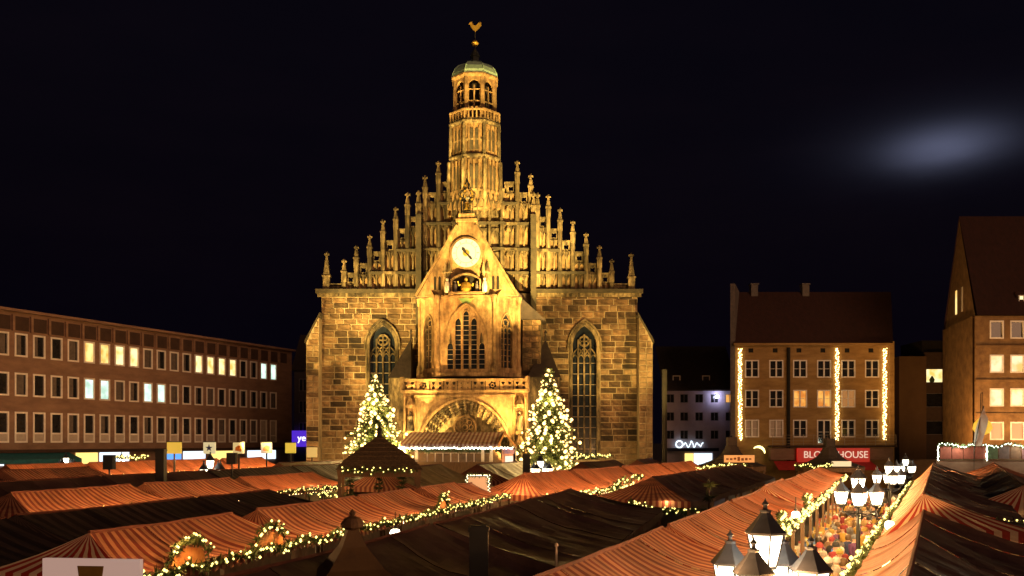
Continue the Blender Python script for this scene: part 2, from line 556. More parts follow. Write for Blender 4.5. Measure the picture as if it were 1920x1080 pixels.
stones = []      # (x, y, z, w, h)
def lay_courses(x0, x1, z0, z1, y, opening=None, h=.55, rng=random, wmin=.7, wmax=1.55, xf=None):
    z = z0
    while z < z1 - .2:
        hh = min(h * rng.uniform(.85, 1.12), z1 - z)
        spans = [(x0, x1)]
        if xf: spans = [xf(z + hh / 2)]
        if opening:
            cx, hw, zb, zs, za = opening
            zc = z + hh / 2
            if zb - .3 < zc < za + .5:
                t = hw + .32
                if zc > zs:
                    t = 0
                    for k in range(40):
                        xx = cx + (hw + .32) * k / 40
                        if arch_z((cx, hw + .32, zb, zs, za + .45), xx) > zc: t = xx - cx
                spans = [(spans[0][0], cx - t), (cx + t, spans[0][1])]
        for a, b in spans:
            x = a
            while x < b - .12:
                w = rng.uniform(wmin, wmax)
                if b - (x + w) < .45: w = b - x
                stones.append((x + w / 2, y, z + hh / 2, w - .075, hh - .075))
                x += w
        z += hh

WIN_L = (xl(717), 1.22, 3.6, 14.3, 16.2)
WIN_R = (xl(1096), 1.15, 3.6, 14.2, 16.2)
fw = MB()
fw.wall(-14.8, -5.2, 0, 19.2, [WIN_L], 0, .7)
fw.wall(-5.2, 5.4, 0, 19.2, [], 0, .7)
fw.wall(5.4, 14.8, 0, 19.2, [WIN_R], 0, .7)
fw.face([(-14.8, 0, 0), (-14.8, 1.2, 0), (-14.8, 1.2, 19.2), (-14.8, 0, 19.2)])
fw.face([(14.8, 0, 0), (14.8, 1.2, 0), (14.8, 1.2, 19.2), (14.8, 0, 19.2)])
facade = fw.build('facade_wall', MORTAR, church)
random.seed(11)
lay_courses(-14.8, -4.6, 2.6, 19.1, 0, WIN_L)
lay_courses(5.0, 14.8, 2.6, 19.1, 0, WIN_R)

# corner buttresses with sloped heads
def buttress(x0, x1, y0, y1, ztop_in, ztop_out, inner):
    b = MB()
    # inner = side that touches the wall (higher)
    zl, zr = (ztop_in, ztop_out) if inner == 'l' else (ztop_out, ztop_in)
    b.prism([(x0, 0), (x1, 0), (x1, zr), (x0, zl)], y0, y1)
    o = b.build('buttress', MORTAR, church)
    c = MB()
    c.prism([(x0 - .12, zl - .05), (x1 + .12, zr - .05), (x1 + .12, zr + .22), (x0 - .12, zl + .22)], y0 - .15, y1)
    c.build('coping', COPING, o)
    return o
b1 = buttress(-15.9, -14.75, -1.5, 1.6, 17.0, 14.4, 'r')
b2 = buttress(14.75, 16.0, -1.5, 1.6, 17.0, 14.4, 'l')
random.seed(12)
lay_courses(0, 0, 2.6, 16.6, -1.5, xf=lambda z: (-15.9 + max(0, (z - 14.0)) * .45, -14.75), wmin=.6, wmax=.75)
lay_courses(0, 0, 2.6, 16.6, -1.5, xf=lambda z: (14.75, 16.0 - max(0, (z - 14.0)) * .45), wmin=.6, wmax=.75)
# second, darker buttress and side wall of the nave
nv = MB()
nv.box(-13.6, 13.6, 1.2, 34, 0, 18.4)
nave = nv.build('nave_wall', CARVED, church)
nr = MB()
nr.prism([(-14.3, 18.4), (14.3, 18.4), (0, 30.5)], 1.0, 34)
nr.build('nave_roof', SLATE, church)
for sx in (-1, 1):
    for k, yy in enumerate((9, 17, 25)):
        sb = MB()
        x0, x1 = (13.6, 17.0)
        p = [(sx * x0, 0), (sx * x1, 0), (sx * x1, 13.6), (sx * x0, 17.2)]
        if sx < 0: p = p[::-1]
        sb.prism(p, yy - .7, yy + .7)
        sb.build('buttress', CARVED, church)

# individual stones: the largest 300 as objects, the rest as one mass
stones.sort(key=lambda s: -(s[3] * s[4]) * (1 if s[2] > 5.5 else .3))
random.seed(5)
for i, (x, y, z, w, h) in enumerate(stones[:300]):
    inst('stone', BLOCKS[i % 4], facade, (x, y, z), (0, 0, 0), (w, random.uniform(.05, .11), h))
rest = MB()
for (x, y, z, w, h) in stones[300:]:
    d = random.uniform(.05, .11)
    e = .03
    bk = [(x - w/2, y, z - h/2), (x + w/2, y, z - h/2), (x + w/2, y, z + h/2), (x - w/2, y, z + h/2)]
    fr = [(x - w/2 + e, y - d, z - h/2 + e), (x + w/2 - e, y - d, z - h/2 + e), (x + w/2 - e, y - d, z + h/2 - e), (x - w/2 + e, y - d, z + h/2 - e)]
    rest.face(fr)
    for k in range(4):
        q = (k + 1) % 4
        rest.face([bk[k], bk[q], fr[q], fr[k]])
STONE2 = surf('sandstone_blocks_mixed', (.40, .27, .14), (.10, .06, .03), rough=.9, scale=1.0, bump=.5, bscale=9)
rest.build('stone_blocks', STONE2, facade, kind='stuff')

# tall traceried windows
def tall_window(op, lights, name='window'):
    cx, h, zb, zs, za = op
    g = MB()
    g.prism(arch_poly(cx, h + .02, zb, zs, za), .55, .6)
    win = g.build(name, LEAD, church)
    s = MB()
    s.sweep([(cx - h - .12, zb)] + arch_pts(cx, h + .12, zb, zs, za + .17, 8) + [(cx + h + .12, zb)], .3, -.14, .3)
    s.sweep([(cx - h - .4, zs - .4)] + arch_pts(cx, h + .40, zb, zs, za + .5, 8) + [(cx + h + .4, zs - .4)], .16, -.26, .1)
    s.build('surround', CARVED, win)
    w = 2 * h / lights
    for i in range(1, lights):
        x = cx - h + i * w
        mm = MB(); mm.box(x - .07, x + .07, .28, .5, zb, arch_z(op, x) - .8)
        mm.build('mullion', CARVED, win)
    t = MB()
    zh = zs - 1.2
    for i in range(lights):
        c = cx - h + (i + .5) * w
        t.sweep(arch_pts(c, w / 2, zb, zh, zh + w * .8, 5), .10, .3, .5)
    for i in range(lights - 1):
        c = cx - h + (i + 1) * w
        t.sweep(arch_pts(c, w, zb, zh, zh + w * 1.9, 6), .10, .3, .5)
    t.sweep(circle_pts(cx, zs + .55, h * .42), .10, .3, .5, True)
    for a in range(4):
        an = a * PI / 2 + PI / 4
        t.sweep(circle_pts(cx + math.cos(an) * h * .2, zs + .55 + math.sin(an) * h * .2, h * .17, 12), .05, .3, .5, True)
    t.build('tracery', CARVED, win)
    for k in range(9):
        z = zb + 1 + k * (zs - zb - 1.5) / 9
        bb = MB(); bb.box(cx - h, cx + h, .44, .5, z - .025, z + .025)
        bb.build('glazing_bar', BARS, win)
    return win
tall_window(WIN_L, 4)
tall_window(WIN_R, 4)

# string course under the gable
for (a, b) in ((-15.3, -4.9), (4.9, 15.3)):
    c = MB(); c.prism([(a, 19.2), (b, 19.2), (b, 19.55), (a, 19.55)], -.42, .9)
    c.build('cornice', COPING, church)
    c = MB(); c.box(a + .15, b - .15, -.22, .0, 18.85, 19.2)
    c.build('cornice_moulding', CARVED, church)

# --- pinnacles
def pinnacle_mesh(w, h):
    mb = MB()
    sh = h * .42
    mb.box(-w/2, w/2, -w/2, w/2, 0, sh)
    mb.box(-w*.62, w*.62, -w*.62, w*.62, sh, sh + .14)
    r = w * .66
    mb.lathe([(r, sh + .14), (w * .16, h - .28)], 4, rot=PI/4, cap=False)
    # crockets
    for k in range(4):
        z = sh + .3 + k * (h - sh - .7) / 4
        rr = r + (w * .16 - r) * (z - sh) / (h - sh)
        mb.cbox((0, 0, z), (rr * 1.75, rr * .5, .09))
        mb.cbox((0, 0, z), (rr * .5, rr * 1.75, .09))
    mb.cbox((0, 0, h - .34), (.2, .2, .12))
    mb.cbox((0, 0, h - .16), (.46, .16, .15))
    mb.cbox((0, 0, h - .16), (.16, .46, .148))
    mb.cbox((0, 0, h - .03), (.15, .15, .2))
    return mb.mesh('pinnacle', CARVED)
PIN_S = pinnacle_mesh(.45, 2.1)
PIN_L = pinnacle_mesh(.62, 4.0)
def pinnacle(x, ztip, mesh, h, y=.35, sc=1.0):
    return inst('pinnacle', mesh, church, (x, y, ztip - h * sc), (0, 0, 0), (1, 1, sc))
pinnacle(xl(612), zz(473), PIN_L, 4.0, .2)
pinnacle(xl(1184), zz(475), PIN_L, 4.0, .2)

# --- stepped gable, built bay by bay
CXG = -.15
bounds = [284, 251, 228, 203, 178, 154, 132, 112, 99, 74, 50]
tops = [533, 513, 495, 473, 452, 430, 408, 388, 362, 342]
tips_l = [None, 487, 461, 441, 412, 389, 362, 360, 330, 303]
tips_r = [None, 487, 461, 437, 414, 391, 366, 363, 327, 302]
strings_outer = [512, 470, 427]
strings_inner = [512, 468, 420, 382]
RIB = MB(); RIB.box(-.5, .5, -1, 0, 0, 1); RIB = RIB.mesh('rib', CARVED)
def niche_head_mesh():
    mb = MB()
    op = (0, .5, 0, 0, .78)
    pts = arch_pts(*op, n=4)
    for (a, za), (b, zb_) in zip(pts[:-1], pts[1:]):
        mb.face([(a, 0, za), (b, 0, zb_), (b, 0, 1), (a, 0, 1)])
        mb.face([(a, 0, za), (b, 0, zb_), (b, 1, zb_), (a, 1, za)])
    return mb.mesh('niche_head', CARVED)
NICHE = niche_head_mesh()
gl_ = MB()
gl_.sweep([(-.5, 0), (0, .62), (.5, 0)], .16, -.08, .12)
gl_.cbox((0, .02, .72), (.16, .16, .3)); gl_.cbox((0, .02, .8), (.36, .14, .1))
for k in (-.34, -.17, .17, .34): gl_.cbox((k, .02, .62 * (1 - abs(k) * 2) + .12), (.13, .12, .12))
GABLET = gl_.mesh('gablet', CARVED)
gable = MB()
gable.box(-2.65 + CXG, 2.65 + CXG, .25, 1.0, 19.5, zz(352))
gab = gable.build('gable_wall', CARVED, church)
SILLM = MB()
SILLM.prism([(-.5, 0), (.5, 0), (.5, .12), (-.5, .12)], -.42, 0)
for s, tips in ((-1, tips_l), (1, tips_r)):
    for i in range(10):
        xo, xi = CXG + s * bounds[i] / 20, CXG + s * bounds[i + 1] / 20
        a, b = min(xo, xi), max(xo, xi)
        zt = zz(tops[i])
        w = b - a
        g = MB()
        g.box(a, b, .24, 1.2, 19.5, zt - .95)
        g.build('gable_bay', PALE, church)  # paler stone here puts the lit look into the bay's colour
        # pierced quatrefoil panel closing the bay
        q = MB()
        quatre_panel(q, (a + b) / 2, zt - .5, w, .9, .25, .6, min(w, .9) * .30, m=0)
        q.box(a - .05, b + .05, .12, .7, zt - .05, zt + .1)
        q.build('quatrefoil_panel', CARVED, church)
        # main rib and pinnacle at the outer edge of the bay
        if tips[i]:
            ztip = zz(tips[i])
            inst('rib', RIB, church, (xo, .24, 19.5), (0, 0, 0), (.40, .36, ztip - 2.05 - 19.5))
            pinnacle(xo, ztip, PIN_S, 2.1, .1)
        # slender rib in the middle, cut by the strings
        strs = strings_outer if i < 7 else strings_inner
        levels = [19.55] + [zz(v) for v in strs if zz(v) < zt - 1.1] + [zt - .98]
        mid = (a + b) / 2
        for z0, z1 in zip(levels[:-1], levels[1:]):
            if z1 - z0 < .5: continue
            inst('slender_rib', RIB, church, (mid, .24, z0), (0, 0, 0), (.15, .20, z1 - z0))
            hw = w / 2 - .25
            for c in (a + .17 + hw / 2 + .03, b - .17 - hw / 2 - .03):
                inst('niche_head', NICHE, church, (c, .14, z1 - min(.75, (z1 - z0) * .4)), (0, 0, 0), (hw, .1, min(.75, (z1 - z0) * .4)))
        # crocketed gablets over the niches of each level
        for z0, z1 in zip(levels[:-1], levels[1:]):
            if z1 - z0 > 1.2:
                for c in (a + w * .27, b - w * .27):
                    inst('gablet', GABLET, church, (c, .06, z1 - .66), (0, 0, 0), (w * .36, .9, .8))
        # strings
        for v in strs:
            if zz(v) < zt - 1.1:
                st = MB()
                st.prism([(a, zz(v) - .1), (b, zz(v) - .1), (b, zz(v) + .12), (a, zz(v) + .12)], -.22, .24)
                st.face([(a, -.2, zz(v) + .12), (b, -.2, zz(v) + .12), (b, .24, zz(v) + .36), (a, .24, zz(v) + .36)])
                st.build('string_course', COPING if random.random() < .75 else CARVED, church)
# bold stair buttresses flanking the middle bay
for x, zt, tip in ((xl(786), zz(405), 360), (xl(1000), zz(405), 363)):
    m = MB()
    m.box(x - .26, x + .26, -.75, .3, 15, zt)
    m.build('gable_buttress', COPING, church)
    pinnacle(x, zz(tip), PIN_S, 2.1, -.25, 1.1)
# middle bay below the tower
random.seed(3)
for k in range(5):
    x = CXG - 2.2 + k * 1.1
    inst('rib', RIB, church, (x, .25, 19.5), (0, 0, 0), (.26, .36, zz(385) - 19.5))
    if k < 4:
        for v in (470, 425, 388):
            inst('niche_head', NICHE, church, (x + .55, .1, zz(v) - .9), (0, 0, 0), (.8, .14, .8))
for v in (468, 420, 382):
    st = MB(); st.box(CXG - 2.5, CXG + 2.5, -.2, .25, zz(v), zz(v) + .2)
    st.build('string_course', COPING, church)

# --- tower
TX, TY = -.45, .9
t = MB()
t.lathe([(2.75, 27.0), (2.6, 28.6), (2.45, 28.8), (2.42, zz(302)), (2.34, zz(298)), (2.3, zz(236))], 8, (TX, TY), PI/8)
tower = t.build('tower', PALE, church)
for z0, z1, r0, d in ((27.6, zz(306), 2.6, .3), (zz(296), zz(238), 2.42, .26)):
    for k in range(8):
        a = PI/8 + k * PI/4
        rb = MB(); rb.lathe([(d * .75, z0), (d * .6, z1)], 6, (TX + r0 * math.cos(a), TY + r0 * math.sin(a)))
        rb.build('rib', CARVED, tower)
    for k in range(8):
        a = k * PI / 4
        ap = (r0 - .1) * math.cos(PI/8)
        ca, sa = math.cos(a), math.sin(a)
        if sa > .3: continue
        for off in (-.48, 0, .48):
            pl = MB()
            pl.box(-.075, .075, -.12, .12, z0 + .2, z1 - .1)
            o = pl.build('mullion', PALE, tower, (TX + ap * ca - off * sa, TY + ap * sa + off * ca, 0), (0, 0, a + PI/2))
        pn = MB()
        pn.prism(arch_poly(0, .2, z0 + .4, z1 - .9, z1 - .5, 4), -.06, .0)
        for off in (-.25, .25):
            inst('niche_shade_panel', pn.mesh('niche_shade_panel', COPING), tower, (TX + ap * ca - off * sa, TY + ap * sa + off * ca, 0), (0, 0, a + PI/2))  # flat dark panel; the shade of a niche is put into its colour
for k in range(8):
    a = k * PI / 4
    if math.sin(a) > .3: continue
    for z_, r2 in ((27.15, 2.66), (29.3, 2.42)):
        ap = r2 * math.cos(PI/8) + .02
        for off in (-.62, 0, .62):
            inst('gablet', GABLET, tower, (TX + ap * math.cos(a) - off * math.sin(a), TY + ap * math.sin(a) + off * math.cos(a), z_), (0, 0, a + PI/2), (.52, 1.2, 1.25))
            inst('rib', RIB, tower, (TX + ap * math.cos(a) - (off + .31) * math.sin(a), TY + ap * math.sin(a) + (off + .31) * math.cos(a), z_ - .9), (0, 0, a + PI/2), (.1, .16, 1.3))
for z, r in ((zz(300), 2.62), (zz(270), 2.40), (zz(236), 2.62)):
    b = MB(); b.lathe([(r - .15, z - .18), (r, z), (r, z + .12), (r - .25, z + .28)], 8, (TX, TY), PI/8)
    b.build('string_course', CARVED, tower)
# gallery with small openings
gz0, gz1 = zz(233), zz(213)
g = MB(); g.lathe([(2.5, gz0), (2.5, gz0 + .18)], 8, (TX, TY), PI/8)
gal = g.build('gallery', CARVED, church)
g = MB()
g.lathe([(2.5, gz1 - .14), (2.58, gz1 - .14), (2.58, gz1), (2.36, gz1), (2.36, gz1 - .14), (2.5, gz1 - .14)], 8, (TX, TY), PI/8, cap=False)
g.build('handrail', PALE, gal)
for k in range(8):
    a0, a1 = PI/8 + k*PI/4, PI/8 + (k+1)*PI/4
    for j in range(5):
        f = (j + .15) / 5
        x = TX + 2.46 * (math.cos(a0) * (1 - f) + math.cos(a1) * f)
        y = TY + 2.46 * (math.sin(a0) * (1 - f) + math.sin(a1) * f)
        bl = MB(); bl.cbox((0, 0, (gz0 + gz1) / 2), (.13, .13, gz1 - gz0 - .3))
        bl.build('baluster', PALE, gal, (x, y, 0), (0, 0, (a0 + a1)/2))
# belfry: eight piers with arched heads, open between
bz0, bz1 = zz(214), zz(150)
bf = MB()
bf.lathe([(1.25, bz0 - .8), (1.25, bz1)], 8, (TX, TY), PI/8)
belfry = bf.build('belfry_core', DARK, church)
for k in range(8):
    a = PI/8 + k*PI/4
    p = MB(); p.lathe([(.40, bz0 - .8), (.36, bz0 + .1), (.25, bz0 + .2), (.25, bz1)], 6, (0, 0))
    p.build('pier', PALE, belfry, (TX + 1.93 * math.cos(a), TY + 1.93 * math.sin(a), 0))
    am = k * PI/4
    ap = 1.95 * math.cos(PI/8)
    hd = MB()
    op = (0, .6, bz1 - 1.2, bz1 - 1.0, bz1 - .3)
    hd.wall(-.75, .75, bz1 - 1.2, bz1, [op], -.12, .25)
    hd.box(-.06, .06, -.05, .08, bz0, bz1 - .8)
    hd.box(-.5, .5, -.05, .08, bz0 + .85, bz0 + .97)
    hd.box(-.5, .5, -.05, .08, bz0 + .3, bz0 + .42)
    hd.build('belfry_arch', PALE, belfry, (TX + ap * math.cos(am), TY + ap * math.sin(am), 0), (0, 0, am + PI/2))
cr = MB(); cr.lathe([(2.15, bz1 - .05), (2.34, bz1 + .12), (2.34, bz1 + .26)], 8, (TX, TY), PI/8)
cr.build('belfry_cornice', PALE, church)
dm = MB()
dz = bz1 + .26
dm.lathe([(2.28, dz), (2.22, dz + .35), (2.0, dz + .8), (1.62, dz + 1.18), (1.1, dz + 1.42), (.55, dz + 1.6), (.42, dz + 1.75)], 8, (TX, TY), PI/8)
dome = dm.build('dome', COPPER, church)
for k in range(8):
    a = PI/8 + k*PI/4
    pr = [(2.3, dz), (2.24, dz + .36), (2.02, dz + .82), (1.63, dz + 1.21), (1.1, dz + 1.45), (.5, dz + 1.64)]
    sm = MB(); sm.tube([(TX + r * math.cos(a), TY + r * math.sin(a), z) for r, z in pr], .035, 5)
    sm.build('seam', COPPER, dome)
ln = MB()
ln.lathe([(.42, dz + 1.7), (.38, dz + 2.2), (.5, dz + 2.3), (.3, dz + 2.7), (.1, dz + 3.0)], 8, (TX, TY), PI/8)
ln.build('dome_lantern', surf('weathered_dark_copper', (.05, .06, .055), (.02, .025, .025), rough=.6), dome)
vn = MB()
vn.tube([(TX, TY, dz + 2.9), (TX, TY, zz(52))], .055, 6)
vane = vn.build('weathervane', IRON, church)
bl = MB()
bl.lathe([(.0, zz(80)), (.22, zz(78)), (.36, zz(74)), (.36, zz(73)), (.22, zz(69)), (0, zz(67))], 10, (TX, TY))
bl.build('gilded_ball', GOLD, vane, smooth=True)
ck = MB()
zc = zz(43)
ck.prism([(TX - .45, zc + .5), (TX - .28, zc + .5), (TX - .22, zc + .22), (TX + .1, zc + .15), (TX + .32, zc + .42), (TX + .55, zc + .45),
          (TX + .6, zc + .2), (TX + .35, zc - .12), (TX + .1, zc - .3), (TX + .02, zc - .5), (TX - .06, zc - .3), (TX - .3, zc - .12), (TX - .42, zc + .2), (TX - .6, zc + .3)], TY - .04, TY + .04)
ck.build('gilded_rooster', GOLD, vane)

# ------------------------------------------------------------------ porch
PA = R(-4.5)
porch_loc = (-.42, 0, 0)
pb = MB()
FY = -7.5
ARCH = (0, 3.9, 0, 4.5, 8.95)
pb.wall(-4.1, 4.1, 0, 9.5, [ARCH], FY, 1.3)
pb.box(-5.35, -4.1, FY + .25, 0, 0, 9.5)
pb.box(4.1, 5.35, FY + .25, 0, 0, 9.5)
pb.box(-5.3, 5.3, FY + .3, 0, 9.46, 9.6)
pb.box(-4.1, 4.1, FY + 1.32, FY + 1.6, 0, 9.4)
porch = pb.build('porch', PALE, church, porch_loc, (0, 0, PA))
for h, y, w in ((3.98, FY - .16, .2), (3.74, FY + .05, .22), (3.5, FY + .3, .22), (3.26, FY + .55, .22), (3.02, FY + .8, .22)):
    k = h / 3.9
    a = MB()
    a.sweep([(-h, 0)] + arch_pts(0, h, 0, 4.5, 4.5 + 4.4 * k, 12) + [(h, 0)], w, y, FY + 1.3)
    a.build('archivolt', CARVED if w < .3 and h < 3.8 else PALE, porch)
    # carved figures along the archivolts
    if h < 3.8:
        pts = arch_pts(0, h, 0, 4.5, 4.5 + 4.4 * k, 9)
        for p in pts[1:-1]:
            f = MB(); f.lathe([(.0, -.2), (.1, -.18), (.13, 0), (.07, .12), (.085, .2), (0, .28)], 6)
            f.build('carved_figure', CARVED, porch, (p[0], y - .06, p[1]))
# tympanum with rose and two sub-arches
ty = FY + 1.1
tm = MB()
tm.prism(arch_poly(0, 3.0, 3.2, 4.6, 7.9, 8), ty, ty + .15)
tymp = tm.build('tympanum', CARVED, porch)
r = MB(); r.sweep(circle_pts(-.1, 6.55, .95), .16, ty - .22, ty, True)
for k in range(8):
    an = k * PI / 4
    r.sweep(circle_pts(-.1 + .55 * math.cos(an), 6.55 + .55 * math.sin(an), .2, 10), .06, ty - .16, ty, True)
r.sweep(circle_pts(-.1, 6.55, .22, 12), .08, ty - .2, ty, True)
r.build('rose', PALE, tymp)
for sx in (-1, 1):
    r = MB()
    r.sweep([(sx * 1.45 - 1.05, 3.2)] + arch_pts(sx * 1.45, 1.05, 0, 4.4, 6.2, 6) + [(sx * 1.45 + 1.05, 3.2)], .16, ty - .2, ty)
    r.build('tympanum_arch', PALE, tymp)
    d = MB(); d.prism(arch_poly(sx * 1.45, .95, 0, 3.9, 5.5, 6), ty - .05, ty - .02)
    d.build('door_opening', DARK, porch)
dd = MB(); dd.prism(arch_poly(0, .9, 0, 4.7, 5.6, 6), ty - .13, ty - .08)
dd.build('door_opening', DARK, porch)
# moulding over the arch and balustrade
md = MB(); md.box(-4.3, 4.3, FY - .12, FY + .3, 9.1, 9.3); md.build('moulding', PALE, porch)
md = MB(); md.box(-5.5, 5.5, FY - .2, FY + .6, 9.5, 9.72); md.build('balcony_ledge', PALE, porch)
bx = MB(); bx.box(-5.4, 5.4, FY - .1, FY + .1, 10.5, 10.68); bal = bx.build('balustrade', PALE, porch)
for k in range(9):
    x = -4.8 + k * 1.2
    q = MB()
    if k in (1, 6):
        quatre_panel(q, x, 10.11, 1.14, .78, FY - .05, FY + .05, .36, 6)
        q.sweep(circle_pts(x, 10.11, .14, 10), .06, FY - .05, FY + .05, True)
    else:
        for sx in (-1, 1):
            quatre_panel(q, x + sx * .285, 10.30, .57, .39, FY - .05, FY + .05, .15 if k not in (4,) else .06, 3, -PI/2)
            quatre_panel(q, x + sx * .285, 9.91, .57, .39, FY - .05, FY + .05, .15 if k % 2 == 0 and k != 4 else .06, 3, PI/2)
    q.build('balustrade_panel', PALE, bal)
for x in (-5.4, 5.4):
    q = MB(); q.box(x - .16, x + .16, FY - .16, FY + .16, 9.7, 10.85); q.build('balustrade_post', PALE, bal)
    for k in range(5):
        quat = MB(); quatre_panel(quat, 0, 10.11, 1.1, .78, -.05, .05, .3, 4)
        quat.build('balustrade_panel', PALE, bal, (x * .995, FY + .75 + k * 1.15, 0), (0, 0, PI/2))
# pier statues under canopies
for x in (-4.7, 4.7):
    for z in (3.0, 6.2):
        f = MB()
        f.lathe([(.0, z), (.26, z), (.3, z + .5), (.22, z + 1.0), (.27, z + 1.25), (.1, z + 1.45), (.14, z + 1.62), (0, z + 1.8)], 8, (x, FY + .02))
        f.build('statue', CARVED, porch)
        c = MB(); c.lathe([(.42, z + 2.0), (.42, z + 2.25), (.05, z + 2.95)], 6, (x, FY + .05)); c.box(x - .3, x + .3, FY - .1, FY + .3, z - .3, z)
        c.build('canopy', PALE, porch)
    for sx in (-1, 1):
        cl = MB(); cl.tube([(x + sx * .5, FY + .1, 0), (x + sx * .5, FY + .1, 9.1)], .09, 6)
        cl.build('colonnette', PALE, porch)
# low side blocks with dark lean-to roofs
for x0, x1, ax, zr in ((-7.15, -5.35, -5.7, 14.4), (5.35, 8.0, 6.7, 14.2)):
    s = MB(); s.box(x0, x1, FY + 3.2, 0, 0, 11.0)
    s.build('stair_block', CARVED, porch)
    s = MB()
    y0, y1 = FY + 3.0, -.2
    base = [(x0 - .15, y0, 11.0), (x1 + .15, y0, 11.0), (x1 + .15, y1, 11.0), (x0 - .15, y1, 11.0)]
    apex = (ax, (y0 + y1) / 2 + .4, zr + .4)
    for k in range(4): s.face([base[k], base[(k + 1) % 4], apex])
    s.face(base[::-1])
    o = s.build('stair_roof', SLATE, porch)
    f = MB(); f.lathe([(.12, zr + .3), (.05, zr + .9), (.16, zr + 1.0), (.02, zr + 1.25)], 6, (apex[0], apex[1]))
    f.build('finial', SLATE, o)
# tall pier beside the oriel
pr = MB(); pr.box(4.7, 6.35, -3.6, 0, 9.6, 16.2); pr.build('flank_pier', CARVED, porch)
pr = MB(); pr.prism([(4.3, 16.2), (6.7, 16.2), (4.3, 18.4)], -3.9, 0); pr.build('flank_roof', SLATE, porch)
random.seed(31)
z = 9.7
while z < 16:
    x = 4.7
    while x < 6.3:
        w = min(random.uniform(.5, .95), 6.35 - x)
        inst('stone', BLOCKS[random.randrange(4)], porch, (x + w/2, -3.6, z + .25), (0, 0, 0), (w - .04, .07, .46))
        x += w
    z += .5

# ------------------------------------------------------------------ oriel choir above the porch
ob = MB()
OY = -6.5
zb, zc = 11.3, 17.8
fops = []
for k, (dx, zt) in enumerate(((-1.38, 13.9), (-.69, 16.0), (0, 16.65), (.69, 16.0), (1.38, 13.9))):
    fops.append((dx, .265, 11.6, zt - .42, zt))
ob.wall(-2.45, 2.45, zb, zc, fops, OY, .3)
oriel = ob.build('oriel', PALE, church, porch_loc, (0, 0, PA))
for op in fops:
    p = MB(); p.prism(arch_poly(*op, n=4), OY + .2, OY + .24)
    w = p.build('window', LEAD, oriel)
    cx, h, z0, zs, za = op
    s = MB()
    s.sweep([(cx - h - .03, z0)] + arch_pts(cx, h + .03, z0, zs, za + .04, 4) + [(cx + h + .03, z0)], .1, OY - .06, OY + .1)
    s.build('surround', PALE, oriel)
    for k in range(int((zs - z0) / .42)):
        s = MB(); s.box(cx - h, cx + h, OY + .16, OY + .2, z0 + .4 + k * .42, z0 + .44 + k * .42)
        s.build('glazing_bar', BARS, oriel)
hm = MB(); hm.sweep(arch_pts(0, 1.9, 11.7, 13.9, 17.25, 9), .14, OY - .16, OY + .05); hm.build('hood_mould', PALE, oriel)
for sx in (-1, 1):
    f = MB(); f.lathe([(.14, 13.8), (.14, 14.0), (.02, 14.7)], 4, (sx * 1.38, OY - .1)); f.build('gablet', CARVED, oriel)
# slanting side facets
for sx in (-1, 1):
    ang = math.atan2(2.0, 1.95) * sx
    L = math.hypot(1.95, 2.0)
    op = (0, .68, 11.75, 15.2, 16.5)
    s = MB(); s.wall(-L/2, L/2, zb, zc, [op], 0, .35)
    side = s.build('side_facet', PALE, oriel, (sx * (2.45 + .975), OY + 1.0, 0), (0, 0, ang))
    p = MB(); p.prism(arch_poly(*op, n=6), .25, .3); p.build('window', LEAD, side)
    s = MB()
    s.sweep([(-.71, 11.75)] + arch_pts(0, .71, 11.75, 15.2, 16.55, 6) + [(.71, 11.75)], .12, -.08, .15)
    for x in (-.23, .23): s.box(x - .035, x + .035, .08, .2, 11.75, 15.7)
    s.sweep(circle_pts(0, 15.7, .3, 14), .07, .08, .2, True)
    for x in (-.46, 0, .46): s.sweep(arch_pts(x, .23, 11, 14.9, 15.3, 4), .06, .08, .2)
    for k in range(6): s.box(-.68, .68, .18, .22, 12.3 + k * .5, 12.34 + k * .5)
    s.build('tracery', PALE, side)
    s = MB(); s.sweep(arch_pts(0, 1.25, 0, 17.3, 18.6, 8), .26, -.3, .5); s.build('round_hood', PALE, side)
    s = MB(); s.prism(arch_pts(0, 1.3, 0, 17.2, 18.6, 8) + [], -.05, .4); s.build('hood_fill', PALE, side)
    # side wall running back to the facade
    s = MB(); s.box(-.2, .2, -4.6, 0, zb, zc); s.build('side_wall', PALE, oriel, (sx * 4.35, 0, 0))
    # corner shafts
    for (cx_, cy_) in ((sx * 2.45, OY), (sx * 4.4, OY + 2.0)):
        s = MB(); s.lathe([(.3, zb), (.3, zb + .5), (.17, zb + .8), (.17, zc - .5), (.3, zc), (.3, zc + .2)], 8, (cx_, cy_)); s.build('corner_shaft', PALE, oriel)
pl = MB(); pl.plan([(-4.7, 0), (-4.7, OY + 1.95), (-2.6, OY - .25), (2.6, OY - .25), (4.7, OY + 1.95), (4.7, 0)], zb - .35, zb)
pl.build('sill', PALE, oriel)
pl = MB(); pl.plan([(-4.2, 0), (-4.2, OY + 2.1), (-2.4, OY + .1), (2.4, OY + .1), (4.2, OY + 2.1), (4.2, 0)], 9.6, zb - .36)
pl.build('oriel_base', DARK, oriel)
pl = MB(); pl.plan([(-4.55, 0), (-4.55, OY + 1.95), (-2.5, OY - .12), (2.5, OY - .12), (4.55, OY + 1.95), (4.55, 0)], zc, zc + .16)
pl.build('cornice', PALE, oriel)
